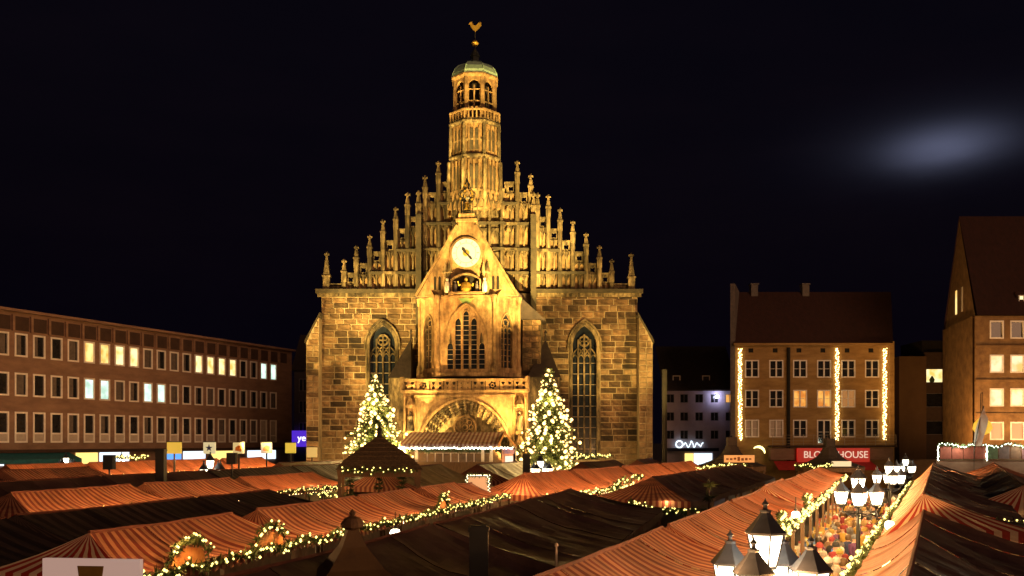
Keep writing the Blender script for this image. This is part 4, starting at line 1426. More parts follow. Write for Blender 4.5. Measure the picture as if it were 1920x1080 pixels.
def stall(label, x, y, slope, L, hl, hr, zr, zl, zrr, mats, hips=(0, 0), hip_mat=None, lit=None, seed=0, group='striped market stalls in rows', gar=None, energy=40, arches=()):
    rnd = random.Random(seed + int(x * 10) + int(y * 7))
    rz = -math.atan(slope)
    st = empty('market_stall', (x, y, 0), rz)
    tag(st, label, 'market stall', group)
    ml, mr_ = mats if isinstance(mats, tuple) else (mats, mats)
    hm_ = hip_mat or mr_
    NU, NV = max(6, int(L * 4)), 8
    k0 = rnd.uniform(0, 9)
    def ez_(z, yy, sd): return z + .035 * jag(yy, k0 + sd)
    for sd, half, ze, mt in ((-1, hl, zl, ml), (1, hr, zrr, mr_)):
        mb = MB()
        def P(u, v):
            ry = hips[0] + u * (L - hips[0] - hips[1])
            ey = u * L
            yy = ry + (ey - ry) * v
            bay = .10 * abs(math.sin(PI * yy / max(1.6, L / 3))) * math.sin(PI * min(v * .9 + .05, 1))
            sag = .07 * math.sin(PI * v)
            z = zr + (ze - zr) * v - sag - bay + .02 * jag(yy * 1.3, k0 + v * 2) * v - .03 * math.sin(PI * u)
            if mt is TARP: z += (.05 * math.sin(yy * 2.3 + v * 4 + k0) * math.sin(v * 5 + yy * .9) + .03 * jag(yy * 2.2 + v * 3, k0)) * math.sin(PI * min(v + .08, 1))
            return (sd * half * v, yy, z), (ey if sd > 0 else ey + .07, v)
        npan = max(2, int(round(L / 2.1)))
        per = max(4, NU // npan)
        for pn_ in range(npan):
            pm_ = MB()
            ush = rnd.uniform(0, .27)
            lift = .014 * (pn_ % 2) + rnd.uniform(0, .006)
            e0 = -.012 if pn_ else 0
            for i in range(per):
                for j in range(NV):
                    q = []
                    for (ii, jj) in ((i, j), (i + 1, j), (i + 1, j + 1), (i, j + 1)):
                        uu = (pn_ + ii / per) / npan
                        p3, uv2 = P(uu, jj / NV)
                        edge = .02 * (1 if ii in (0, per) else 0)      # fabric rises over the rafter
                        q.append(((p3[0], p3[1], p3[2] + lift + edge), (uv2[0] + ush, uv2[1])))
                    pm_.face([a_ for a_, _ in q], 0, [b_ for _, b_ in q])
            pm_.build('roof_panel', mt, st, smooth=True)
        # hanging valance with scalloped hem
        nval = max(8, int(L / .15))
        for i in range(nval):
            ya, yb = i * L / nval, (i + 1) * L / nval
            u0, u1 = i / nval, (i + 1) / nval
            pa, pb_ = P(u0, 1)[0], P(u1, 1)[0]
            da_, db_ = .22 + .07 * (i % 2), .22 + .07 * ((i + 1) % 2)
            mb.face([pa, pb_, (pb_[0] + sd * .02, pb_[1], pb_[2] - db_), (pa[0] + sd * .02, pa[1], pa[2] - da_)], 0, [(ya, 0), (yb, 0), (yb, 1), (ya, 1)])
        mb.build('valance', mt, st)
    rp_ = MB(); rp_.tube([(0, hips[0] + (L - hips[0] - hips[1]) * k / 8, zr + .015 - .03 * math.sin(PI * k / 8) + rnd.uniform(-.012, .012)) for k in range(9)], .035, 5)
    rp_.build('ridge_tape', RIDGE, st)
    # ends: hipped slope or upright striped gable
    for end, hip in ((0, hips[0]), (1, hips[1])):
        mb = MB()
        ye = 0 if end == 0 else L
        yr = hip if end == 0 else L - hip
        n = max(6, int((hl + hr) / .18))
        for i in range(n):
            xa, xb = -hl + (hl + hr) * i / n, -hl + (hl + hr) * (i + 1) / n
            def zt(xx):
                t = -xx / hl if xx < 0 else xx / hr
                return (zl if xx < 0 else zrr) * 1.0
            if hip > 0:
                NVH = 4
                for j in range(NVH):
                    q = []
                    for (xx, vv) in ((xa, j/NVH), (xb, j/NVH), (xb, (j+1)/NVH), (xa, (j+1)/NVH)):
                        zz_ = zr + (zt(xx) - zr) * vv - .05 * math.sin(PI * vv)
                        q.append(((xx * vv, yr + (ye - yr) * vv, zz_), (xx, vv)))
                    mb.face([a for a, _ in q], 0, [b for _, b in q])
                d = .26
                yo = ye + (-.02 if end == 0 else .02)
                mb.face([(xa, ye, zt(xa)), (xb, ye, zt(xb)), (xb, yo, zt(xb) - d), (xa, yo, zt(xa) - d)], 0, [(xa, 0), (xb, 0), (xb, 1), (xa, 1)])
            else:
                def top(xx):
                    t = -xx / hl if xx < 0 else xx / hr
                    return zr + ((zl if xx < 0 else zrr) - zr) * t - .03 - .07 * math.sin(PI * t)
                yo = ye + (.05 if end == 0 else -.05)
                drop = .30 + .06 * (i % 2)
                mb.face([(xa, yo, top(xa)), (xb, yo, top(xb)), (xb, yo, min(zl, zrr) - drop), (xa, yo, min(zl, zrr) - drop)], 0, [(xa, 0), (xb, 0), (xb, 1), (xa, 1)])
        mb.build('end_cloth', hm_, st, smooth=False)
    # timber frame, counter, back panel
    zpost = min(zl, zrr)
    for px_ in (-hl + .12, hr - .12):
        for py_ in (.12, L / 2, L - .12):
            p = MB(); p.box(px_ - .05, px_ + .05, py_ - .05, py_ + .05, 0, zpost - .02); p.build('post', WOOD, st)
    front = 1 if lit in (None, 'R') else -1
    fx = hr - .35 if front > 0 else -hl + .35
    bxk = -hl + .2 if front > 0 else hr - .2
    p = MB(); p.box(fx - .3, fx + .3, .25, L - .25, 0, .95); p.box(fx - .38, fx + .38, .2, L - .2, .95, 1.0); p.build('counter', WOOD, st)
    p = MB(); p.box(bxk - .03, bxk + .03, .2, L - .2, 0, zpost - .1); p.build('back_panel', WOOD, st)
    if lit:
        gd_ = MB()
        for i in range(int(L * 7)):
            w_, d_, h_ = rnd.uniform(.08, .25), rnd.uniform(.08, .22), rnd.uniform(.06, .35)
            cx_, cy_ = fx + rnd.uniform(-.25, .25), rnd.uniform(.4, L - .4)
            gd_.box(cx_ - w_/2, cx_ + w_/2, cy_ - d_/2, cy_ + d_/2, 1.001 + rnd.random() * .01, 1.0 + h_, rnd.randrange(5))
        o = gd_.build('goods', GOODS, st, kind='stuff')
        ze = zrr if front > 0 else zl
        p = MB(); p.box(fx - .05, fx + .05, .4, L - .4, ze - .32, ze - .26); p.build('tube_lamp', STALL_TUBE, st)
    if lit and gar and (zr > 3.95 or slope > .4):
        for k in range(max(1, int(L / 3.2))):
            point_light('stall_fill_light', st, (fx + front * .75, L * (k + .5) / max(1, int(L / 3.2)), min(zl, zrr) - .45), 190, (1, .66, .26), .1)  # bare light added before the counter to brighten the lane
    if lit and gar:
        half, ze = (hr, zrr) if lit == 'R' else (hl, zl)
        garland(gar, st, front, half, ze, L, rnd, energy, arches)
    return st

def garland(label, st, sd, half, ze, L, rnd, energy, arches, y0=0.0):
    g = empty('fir_garland')
    g.location = st.location
    g.rotation_euler = st.rotation_euler
    tag(g, label, 'garland', 'lit fir garlands on the stall eaves')
    gr, bu = MB(), MB()
    pts = []
    n = int(L * 16)
    for i in range(n):
        yy = y0 + L * i / n
        z = ze - .02 - .10 * abs(math.sin(yy * PI / 1.5))
        pts.append((sd * (half + .1), yy, z))
    for (ay, aw) in arches:
        m_ = 30
        for i in range(m_ + 1):
            t = i / m_
            pts.append((sd * (half + .12), ay - aw / 2 + aw * t, ze + .04 + .40 * math.sin(PI * t) ** .6))
    for i, c in enumerate(pts):
        c = (c[0] + rnd.uniform(-.06, .06), c[1] + rnd.uniform(-.05, .05), c[2] + rnd.uniform(-.06, .06))
        for _ in range(9):
            d = Vector((rnd.gauss(0, 1), rnd.gauss(0, 1), rnd.gauss(0, 1) - .2)).normalized()
            s_ = d.cross(Vector((rnd.random(), rnd.random(), rnd.random() + .1))).normalized() * .032
            p = Vector(c)
            gr.face([p + s_, p - s_, p + d * rnd.uniform(.1, .2)])
        if i % 2 == 0:
            b = (c[0] + sd * rnd.uniform(.02, .12), c[1], c[2] + rnd.uniform(-.06, .1))
            r_ = rnd.uniform(.022, .04) * (1.5 if abs(st.rotation_euler[2]) > .38 else 1)
            bu.lathe([(0, b[2] - r_), (r_, b[2]), (0, b[2] + r_)], 5, (b[0], b[1]))
    gr.build('greenery', NEEDLE, g, kind='stuff')
    bu.build('bulbs', BULB, g, kind='stuff')
    for (ay, aw) in arches:
        bd = MB()
        x_ = sd * (half + .06)
        poly = [(ay - aw / 2 + .12, ze - .05)] + [(ay - (aw / 2 - .12) * math.cos(PI * k / 8), ze + .0 + .27 * math.sin(PI * k / 8) ** .6) for k in range(9)] + [(ay + aw / 2 - .12, ze - .05)]
        bd.face([(x_ - .03, a, b) for a, b in poly]); bd.face([(x_ + .03, a, b) for a, b in poly])
        bd.build('arched_board', ORBOARD, g)
    nl = max(1, int(round(L / 2.0)))
    for k in range(nl):
        point_light('garland_fill_light', g, (sd * (half + .42), y0 + L * (k + .5) / nl, ze + .62), energy * 2.8, (1, .46, .15), .12)  # bare lights added above the bulbs to brighten the roof slope
ORBOARD = surf('orange_sign_board', (.6, .3, .09), (.4, .13, .03), rough=.6, scale=4)

def row(x, y, slope, lens, gap=.12):
    """start points of successive stalls along a row"""
    c = 1 / math.hypot(slope, 1)
    out, s_ = [], 0
    for L in lens:
        out.append((x + slope * c * s_, y + c * s_, L))
        s_ += L + gap
    return out

# --- row A: lit stalls along the left lane
A = row(-8.1, 16.0, .264, (6.2, 6.3, 5.0, 4.6, 3.4))
A_lab = ['long striped stall behind the white sign board, sharp striped hip end', 'striped stall beyond the hip with an arched orange board on its eave', 'rust striped stall in the middle of the lit left lane', 'rust stall at the far half of the left lane, wide dark seams', 'last short plain rust stall beside the garlanded upright sign']
for i, (x, y, L) in enumerate(A):
    stall(A_lab[i], x, y, .264, L, 1.5, 1.55, 3.6 if i != 4 else 3.5, 2.95, 3.02, (CANVAS, CANVAS) if i < 2 else (CANVAS_R, CANVAS_R) if i > 3 else CANVAS,
          hips=(.9 if i == 0 else .5 if i in (1, 3) else .12, .5 if i in (0, 2) else .12), hip_mat=CANVAS_W if i == 0 else CANVAS, lit='R', seed=i,
          gar='lit fir garland on the eave of the ' + ['striped stall behind the white sign board', 'striped stall with arched orange boards', 'middle stall of the left lane', 'seamed stall of the left lane', 'last short stall of the left lane'][i],
          arches=((1.6, 1.3), (4.6, 1.4)) if i == 0 else ((3.4, 1.0),) if i == 2 else (), energy=42)
# --- row A2: dark twins behind
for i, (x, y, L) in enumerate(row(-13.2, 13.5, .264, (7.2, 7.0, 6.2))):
    stall(['dark striped back stall lowest at the left edge of the picture', 'dark striped back stall between the two lit left rows', 'dark back stall with sloping far hip below the rust roof'][i], x, y, .264, L, 2.2, 2.75, 3.62 - (.05 if i == 0 else 0), 2.8, 2.75, CANVAS_SHADED, hips=(.1, 2.0 if i == 2 else .1), seed=20 + i, group='dark back stalls without lights')
# --- row B
B_lab = ['striped stall with a hip at the left edge, second lit row', 'striped stall in the middle of the second lit row', 'plain rust stall at the far end of the second lit row']
for i, (x, y, L) in enumerate(row(-16.9, 29.4, .278, (7.0, 6.8, 8.0))):
    stall(B_lab[i], x, y, .278, L, 1.6, 1.7, 3.6, 2.9, 2.95, CANVAS if i < 2 else CANVAS_R, hips=(.8 if i == 0 else .4, .3), lit='R', seed=30 + i, hip_mat=CANVAS,
          gar='lit fir garland on the eave of the ' + ['hipped stall at the left edge', 'middle stall of the second lit row', 'plain rust stall of the second lit row'][i], energy=46)
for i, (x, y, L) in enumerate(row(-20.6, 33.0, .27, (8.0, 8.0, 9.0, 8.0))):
    stall(['dark back stall under the box speaker at the far left', 'dark back stall with the black chimney before it', 'long dark back stall under the bright lamp cluster', 'dark stall nearest the thatched pavilion'][i], x, y, .27, L, 1.8, 2.4, 3.75, 2.9, 2.75, CANVAS_SHADED if i > 1 else TARP, seed=40 + i, hips=(.1, .1), group='dark back stalls without lights')
for i, (x, y, L) in enumerate(row(-29.5, 42.0, .27, (7, 8))):
    stall(['black roofed stall at the left edge under the red roofs', 'small reddish stall ending in a lit garland slope'][i], x, y, .27, L, 2.0, 2.3, 3.75, 2.9, 2.8, TARP if i == 0 else CANVAS, lit='R' if i else None, seed=50 + i, hips=(.1, 1.2), group='stalls along the office block',
          gar='short string of bulbs climbing the reddish stall at the left' , energy=20)
for i, (x, y, L) in enumerate(row(-31.5, 56, .29, (7, 8, 7.5, 7))):
    stall(['orange roofed stall before the teal awning', 'orange roofed stall before the yellow shop window', 'bright orange stall below the lamp cluster', 'rust stall with grooved roof before the office corner'][i], x, y, .29, L, 1.6, 1.8, 3.85, 3.0, 2.95, CANVAS_R, lit='R', seed=60 + i, group='stalls along the office block', hips=(.3, .3),
          gar='lit fir garland on the stall ' + ['before the teal awning', 'before the yellow shop window', 'below the far lamp cluster', 'before the office corner'][i], energy=60)
# --- row C2: big brown tarpaulins in the middle
for i, (x, y, L) in enumerate(row(-3.9, 10.2, .27, (8.6, 8.4, 8.4))):
    stall(['brown tarpaulin roof nearest the camera beside the pagoda tent', 'brown tarpaulin roof with the black stove pipe', 'brown tarpaulin roof with a folded far corner and ridge creases'][i], x, y, .27, L, 1.0, 2.3 if i == 0 else 3.0, 3.6, 3.0, 2.72, TARP, hips=(.1, 2.6 if i == 2 else .1), seed=70 + i, group='stalls under brown tarpaulins')
# --- row C: lit stalls on the left side of the main lane
C_lab = ['narrow striped stall beside the big lamp, striped end cloth', 'striped to plain rust stall next along the main lane', 'plain orange stall behind the big lantern', 'orange stall with a striped triangular end', 'plain rust stall below the red restaurant sign', 'far rust stall along the main lane', 'farthest stall along the main lane']
C_mat = [CANVAS, CANVAS, CANVAS_R, CANVAS_R, CANVAS_R, CANVAS_R, CANVAS_R]
for i, (x, y, L) in enumerate(row(-.2, 10.2, .412, (8.6, 8.0, 7.0, 7.2, 8, 8, 8))):
    stall(C_lab[i], x, y, .412, L, 1.0, 1.5, 3.6 + (.1 if i == 3 else 0), 3.0, 3.02, C_mat[i], hips=(.6 if i in (3,) else .15, .3), hip_mat=CANVAS_W if i in (0, 3) else CANVAS, lit='R', seed=80 + i,
          gar='lit fir garland on the main lane stall, ' + ['nearest the big lamp', 'second from the big lamp', 'behind the big lantern', 'below the striped triangle', 'below the red sign', 'far along', 'farthest'][i], energy=(30, 34, 40, 44, 50, 55, 55)[i], arches=((5.8, 1.1),) if i in (1, 2) else ())
# --- row D: dark striped roofs behind row C
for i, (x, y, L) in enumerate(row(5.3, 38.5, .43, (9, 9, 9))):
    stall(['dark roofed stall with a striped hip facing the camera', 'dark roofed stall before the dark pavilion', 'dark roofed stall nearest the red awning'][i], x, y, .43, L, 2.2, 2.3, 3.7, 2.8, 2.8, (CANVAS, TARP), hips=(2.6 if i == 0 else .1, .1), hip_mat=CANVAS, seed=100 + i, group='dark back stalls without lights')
# --- row E: orange roofs towards the right tree
E_lab = ['orange stall with a striped near hip right of the left lane', 'plain dim orange stall before the right tree', 'orange stall between the tree and the white house', 'bright orange stall at the end below the white house']
for i, (x, y, L) in enumerate(row(-.2, 40.0, .50, (7, 7.5, 7.5, 8))):
    stall(E_lab[i], x, y, .50, L, 1.6, 1.7, 3.85, 3.0, 2.95, CANVAS_R if i else (CANVAS_R, CANVAS_R), hips=(1.6 if i == 0 else .3, .3), hip_mat=CANVAS, lit='R', seed=110 + i,
          gar='lit fir garland on the ' + ['orange stall with striped hip', 'dim orange stall', 'orange stall between tree and house', 'bright orange end stall'][i], energy=50)
# --- dark roofs before the church
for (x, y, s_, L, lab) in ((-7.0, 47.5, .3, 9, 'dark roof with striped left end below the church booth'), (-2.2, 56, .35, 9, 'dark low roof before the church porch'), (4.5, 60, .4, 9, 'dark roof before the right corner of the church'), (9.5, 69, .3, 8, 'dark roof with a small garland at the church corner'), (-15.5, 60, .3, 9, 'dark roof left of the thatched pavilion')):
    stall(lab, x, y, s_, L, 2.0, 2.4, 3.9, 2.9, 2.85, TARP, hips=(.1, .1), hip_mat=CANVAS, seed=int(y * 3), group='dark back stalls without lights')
# --- row G: right side of the main lane
G = row(4.75, 10.9, .472, (12.6, 9.2, 9.0, 9.5, 9))
G_lab = ['big dark roofed stall at the lower right with a rust front slope', 'raised stall with a wide red striped end, right of the lane', 'stall with folded striped front slope behind the raised one', 'far stall right of the lane before the terrace', 'farthest stall right of the lane']
for i, (x, y, L) in enumerate(G):
    zr_ = (3.6, 4.0, 4.0, 4.0, 4.0)[i]
    stall(G_lab[i], x, y, .472, L, 1.1, 2.5, zr_, 2.8, zr_ - .85, ((CANVAS_R, TARP) if i == 0 else (CANVAS_W, TARP)), hips=(.1, .1), hip_mat=CANVAS_W, lit='L', seed=120 + i,
          gar='lit fir garland right of the lane on the ' + ['big dark roofed stall', 'raised stall with striped end', 'stall with folded striped slope', 'far stall before the terrace', 'farthest stall'][i], energy=(34, 38, 42, 46, 50)[i])
for i, (x, y, L) in enumerate(row(17.5, 31, .5, (9, 9, 9, 9))):
    stall(['dark stall cut by the right edge of the picture', 'second dark stall at the right edge', 'brown stall below the terrace railing', 'orange stall under the terrace front'][i], x, y, .5, L, 2.2, 2.2, 3.8, 2.9, 2.9, (CANVAS_R if i >= 2 else TARP), hips=(.1, .1), hip_mat=CANVAS_W, lit='L' if i >= 2 else None, seed=130 + i, group='stalls by the terrace',
          gar='lit fir garland ' + ('under the terrace front' if i == 3 else 'below the terrace railing'), energy=60)

# ================================================================== five-armed street lamps
def lantern_parts(parent, loc, s=1.0):
    b = MB(); b.lathe([(.06, -.1), (.1, -.04), (.16, 0), (.16, .03)], 6, rot=PI/6)
    ln_ = b.build('lantern', IRON, parent, loc)
    def pt(an, r, z): return (r * math.cos(an), r * math.sin(an), z)
    for k in range(6):
        a = PI/6 + k * PI/3
        a2 = a + PI/3
        g = MB()
        g.face([pt(a, .15, .03), pt(a2, .15, .03), pt(a2, .255, .50), pt(a, .255, .50)])
        g.build('glass_pane', LAMPG, ln_)
        e = MB(); e.tube([pt(a, .156, .02), pt(a, .262, .51)], .013, 4); e.build('edge_bar', IRON, ln_)
    c = MB()
    c.lathe([(.285, .49), (.30, .50), (.30, .525), (.23, .60), (.13, .72), (.075, .80), (.085, .82), (.085, .84)], 6, rot=PI/6)
    c.lathe([(.05, .84), (.03, .87), (.03, .90), (.055, .93), (.02, .97), (0, 1.02)], 6)
    c.build('cap', SLATE_CAP, ln_)
    return ln_
SLATE_CAP = surf('lamp_cap_metal', (.045, .052, .075), (.022, .026, .038), rough=.5, scale=3)
lamp0 = empty('street_lamp')
ANG = [R(a) for a in (128, 240, 335, 50)]
p = MB()
p.lathe([(.22, 0), (.22, .35), (.15, .45), (.12, .9), (.08, 1.1), (.07, 2.6), (.09, 2.7), (.06, 2.8), (.05, 3.42), (.08, 3.46)], 10)
p.build('post', IRON, lamp0, smooth=False)
r_ = MB()
r_.tube([(.55 * math.cos(2*PI*k/24), .55 * math.sin(2*PI*k/24), 2.72) for k in range(25)], .018, 5)
for k in range(8):
    a = 2*PI*k/8
    r_.tube([(.06*math.cos(a), .06*math.sin(a), 2.6), (.3*math.cos(a), .3*math.sin(a), 2.55 + .05*(k % 2)), (.55*math.cos(a), .55*math.sin(a), 2.72)], .014, 4)
r_.build('iron_ring', IRON, lamp0)
for a in ANG:
    m = MB()
    ca, sa_ = math.cos(a), math.sin(a)
    m.tube([(.05*ca, .05*sa_, 2.75), (.3*ca, .3*sa_, 2.62), (.55*ca, .55*sa_, 2.7), (.63*ca, .63*sa_, 2.9)], .025, 6)
    m.build('arm', IRON, lamp0)
    lantern_parts(lamp0, (.63*ca, .63*sa_, 2.97))
lantern_parts(lamp0, (0, 0, 3.47))
lamp_spots = [((3.66, 13.1), 0, 'five lantern street lamp nearest the camera at the lower right'), ((12.6, 33), 10, 'second five lantern street lamp down the main lane'), ((20.6, 49.5), 25, 'third five lantern street lamp down the main lane'),
              ((29.3, 67.5), 40, 'farthest five lantern street lamp of the main lane'), ((-17.4, 52.3), 15, 'five lantern street lamp before the office block lit signs'), ((1.95, 62), 5, 'five lantern street lamp at the foot of the right tree'),
              ((-36.4, 74), 30, 'five lantern street lamp beside the teal awning'), ((-31.0, 72), 50, 'five lantern street lamp right of the teal awning')]
for i, ((x, y), rz, lab) in enumerate(lamp_spots):
    o = lamp0 if i == 0 else copy_tree(lamp0)
    o.location = (x, y, 0 if i not in (4,) else .25)
    o.rotation_euler = (0, 0, R(rz))
    tag(o, lab, 'street lamp', 'five lantern street lamps of the square')

# ================================================================== conifers
def conifer(label, loc, h, rad, seed, bulbs=0, star=False, dense=1.0, group=None, light=0):
    rnd = random.Random(seed)
    t = empty('christmas_tree' if bulbs else 'fir_tree', loc)
    tag(t, label, 'tree', group)
    tr = MB(); tr.lathe([(.028 * h, 0), (.02 * h, h * .3), (.004 * h, h * .98)], 7); tr.build('trunk', BARK, t)
    cr, bu = MB(), MB()
    z0 = h * .12
    layers = int(26 * dense)
    tips = []
    for i in range(layers):
        f = i / (layers - 1)
        z = z0 + (h - z0) * (f ** .92)
        R_ = rad * (1 - f) ** .78 * rnd.uniform(.78, 1.14) + .04
        nb = max(4, int((15 * (1 - f) + 4) * dense))
        for b in range(nb):
            a = 2*PI*(b + rnd.random() * .7) / nb + i * .7
            rr = R_ * rnd.uniform(.62, 1.12)
            droop = rr * rnd.uniform(.16, .34)
            ns = max(3, int(rr * 7 * dense) + 2)
            for k in range(ns):
                u = (k + .6) / ns
                c = Vector((math.cos(a) * rr * u, math.sin(a) * rr * u, z - droop * u * u + .06 * u))
                w_ = (.26 + .22 * (1 - u)) * (h / 10) ** .5
                for q in range(4):
                    d = Vector((math.cos(a) * .8 + rnd.gauss(0, .6), math.sin(a) * .8 + rnd.gauss(0, .6), rnd.gauss(-.15, .45))).normalized()
                    s_ = d.cross(Vector((rnd.gauss(0, 1), rnd.gauss(0, 1), rnd.gauss(0, 1)))).normalized() * w_ * .13
                    cr.face([c + s_, c - s_, c + d * w_ * rnd.uniform(.8, 1.5)])
            tips.append((math.cos(a) * rr, math.sin(a) * rr, z - droop + .05, rr))
            tips.append((math.cos(a) * rr * .8, math.sin(a) * rr * .8, z - droop * .6 + .1, rr))
    cr.build('crown', NEEDLE, t)
    if bulbs:
        rnd.shuffle(tips)
        for (x, y, z, rr) in tips[:bulbs]:
            if z < .9: continue
            s_ = rnd.choice((.05, .07, .1, .15))
            bu.lathe([(0, z - s_), (s_ * .75, z - s_ * .6), (s_, z), (s_ * .75, z + s_ * .6), (0, z + s_)], 6, (x * 1.03, y * 1.03))
        bu.build('light_bulbs', TBULB, t, kind='stuff')
        for k in range(6):
            f = (.2, .2, .35, .45, .6, .75)[k]
            a = (-110, -60, 80, -90, 100, -90)[k]
            r2 = rad * (1 - f) + .5
            point_light('tree_light', t, (r2 * math.cos(R(a)), r2 * math.sin(R(a)), h * f + .5), light, (1, .62, .2), .3)
    if star:
        s_ = MB()
        pts = [((.42 if k % 2 == 0 else .17) * math.cos(PI/2 + k * PI/5), (.42 if k % 2 == 0 else .17) * math.sin(PI/2 + k * PI/5)) for k in range(10)]
        s_.prism(pts, -.06, .06)
        s_.build('star', emit('yellow_star', (1, .62, .02), 1.5), t, (.1, -rad * .62, h * .40))
    return t
conifer('Christmas tree covered in bulbs with yellow star, left of the porch', (-11.15, 74, 0), 10.55, 3.5, 1, 760, True, light=1100)
conifer('taller Christmas tree covered in bulbs, right of the porch', (3.0, 74, 0), 11.0, 3.8, 2, 820, light=1100)
for i, (x, y, h, lab) in enumerate(((-7.9, 44.2, 3.6, 'dark fir under the left edge of the thatched pavilion'), (-6.6, 45, 3.4, 'dark fir in the middle under the thatched pavilion'), (-5.4, 44.4, 3.5, 'dark fir under the right edge of the thatched pavilion'), (6.3, 29, 3.9, 'thin dark fir rising between brown and striped roofs'))):
    conifer(lab, (x, y, 0), h, .75 if i < 3 else .55, 10 + i, dense=.55 if i < 3 else .35, group='small unlit firs')

# ================================================================== pavilions and booths
def pavilion(label, loc, rz, half, ze, za, mat_, n=4, posts=True, flare=-.15, lantern=None, sign=None):
    t = empty('pavilion', loc, rz)
    tag(t, label, 'pavilion')
    prof = []
    for k in range(9):
        f = k / 8
        prof.append((half * math.sqrt(2 if n == 4 else 1) * ((1 - f) + flare * (-.9) * math.sin(PI * f) * (1 - f) * .9) + .04, ze + (za - ze) * f))
    m = MB(); m.lathe(prof, n, rot=PI/n); r2 = m.build('roof', mat_, t)
    # shingle courses as raised steps
    for k in range(1, 8):
        f = k / 8
        rr = half * math.sqrt(2 if n == 4 else 1) * ((1 - f) + flare * (-.9) * math.sin(PI * f) * (1 - f) * .9) + .09
        c = MB(); c.lathe([(rr, ze + (za - ze) * f - .02), (rr - .03, ze + (za - ze) * f + .04)], n, rot=PI/n, cap=False); c.build('shingle_course', mat_, r2)
    f = MB(); f.lathe([(.16, za - .1), (.1, za + .1), (.14, za + .2), (.02, za + .45)], 8); f.build('finial', IRON, t)
    if posts:
        for k in range(n):
            a = PI/n + 2*PI*k/n
            rr = half * (1.3 if n == 4 else .92)
            p = MB(); p.box(-.08, .08, -.08, .08, 0, ze + .1); p.build('post', WOOD, t, (rr * math.cos(a), rr * math.sin(a), 0))
    b = MB(); b.lathe([(half * (1.36 if n == 4 else .97), ze - .35), (half * (1.38 if n == 4 else .98), ze + .01)], n, rot=PI/n, cap=False); b.build('fascia', WOOD, t)
    if lantern:
        p = MB(); p.box(-.35, .35, -.35, .35, za - .5, za + .3); p.build('roof_turret', mat_, t)
    if sign:
        w_, h_, zc_, yy, mm, emb = sign
        p = MB(); p.box(-w_/2, w_/2, yy - .06, yy, zc_ - h_/2, zc_ + h_/2); s_ = p.build('lit_board', mm, t)
        if emb:
            q = MB()
            rnd = random.Random(4)
            for k in range(7):
                x0 = -w_/2 + .15 + k * (w_ - .3) / 7
                q.box(x0, x0 + (w_ - .3) / 7 - .1, yy - .09, yy - .062, zc_ - h_ * rnd.uniform(.1, .3), zc_ + h_ * rnd.uniform(.05, .3))
            q.build('board_pictures', surf('board_dark_shapes', (.25, .08, .03)), s_)
    return t
pavilion('dark thatched pyramid pavilion before the left Christmas tree', (-6.65, 45.5, 0), R(8), 2.05, 3.95, 5.65, THATCH)
ORSIGN = emit('orange_lit_board', (1, .35, .08), .8)
CRSIGN = emit('cream_lit_board', (1, .72, .38), .95)
pavilion('black hexagonal pavilion with an orange lit board before the white house', (17.2, 71, 0), 0, 2.7, 3.4, 5.35, SLATE, n=8, flare=.55, sign=(2.3, .55, 4.0, -2.35, ORSIGN, True), lantern=True)
pavilion('black octagonal pavilion with a cream lit board before the red sign', (25.2, 72.0, 0), 0, 2.7, 3.3, 5.25, SLATE, n=8, flare=.55, sign=(1.5, .4, 3.6, -2.6, CRSIGN, False), lantern=True)
# lit little garlands under the pavilion eaves
def bulb_string(label, pts, n, seed, r=.05, parent=None, light=0):
    rnd = random.Random(seed)
    t = empty('bulb_garland', pts[0])
    tag(t, label, 'garland', 'loose strings of bulbs')
    gr, bu = MB(), MB()
    P0 = Vector(pts[0])
    V = [Vector(p) - P0 for p in pts]
    for i in range(n):
        f = i / (n - 1) * (len(V) - 1)
        k = min(int(f), len(V) - 2)
        c = V[k].lerp(V[k+1], f - k) + Vector((rnd.gauss(0, .06), rnd.gauss(0, .06), rnd.gauss(0, .07)))
        for _ in range(6):
            d = Vector((rnd.gauss(0, 1), rnd.gauss(0, 1), rnd.gauss(0, 1))).normalized()
            s_ = d.cross(Vector((rnd.random(), rnd.random(), rnd.random() + .1))).normalized() * .035
            gr.face([c + s_, c - s_, c + d * .2])
        if i % 2 == 0:
            b = c + Vector((rnd.uniform(-.05, .05), -.1, rnd.uniform(-.03, .1)))
            rr = r * rnd.uniform(.7, 1.2)
            bu.lathe([(0, b.z - rr), (rr, b.z), (0, b.z + rr)], 5, (b.x, b.y))
    gr.build('greenery', NEEDLE, t, kind='stuff'); bu.build('bulbs', BULB, t, kind='stuff')
    if light: point_light('garland_fill_light', t, (V[-1] / 2) + Vector((0, -.5, .3)), light, (1, .7, .3), .15)  # bare fill light added in front of the string
    return t
def sp(px, py, D): return ((px - 960) / 1700 * D, D, 5.3 - (py - 828) / 1700 * D)
bulb_string('string of bulbs on the striped hip of the dark roofed stall', [sp(1180, 944, 38), sp(1225, 958, 37.5), sp(1310, 958, 38.8)], 90, 1, .04, light=25)
bulb_string('bulb garland climbing the gap left of the striped hip', [sp(1145, 922, 41), sp(1160, 905, 42), sp(1205, 893, 44)], 60, 2, .05, light=25)
bulb_string('bulb garland under the black pavilion with orange board', [sp(1300, 880, 66), sp(1340, 875, 66.5), sp(1400, 872, 67)], 80, 3, .06)
bulb_string('bulb garland under the black pavilion with cream board', [sp(1490, 872, 68.5), sp(1530, 877, 68.5), sp(1560, 872, 68.5)], 60, 4, .06)
bulb_string('bulb garland on the dark roof at the church corner', [sp(1078, 857, 68), sp(1110, 854, 68), sp(1146, 856, 68)], 70, 5, .06)
bulb_string('bulb garland before the office shop windows', [sp(218, 857, 66), sp(250, 858, 66), sp(278, 855, 66)], 60, 6, .07)
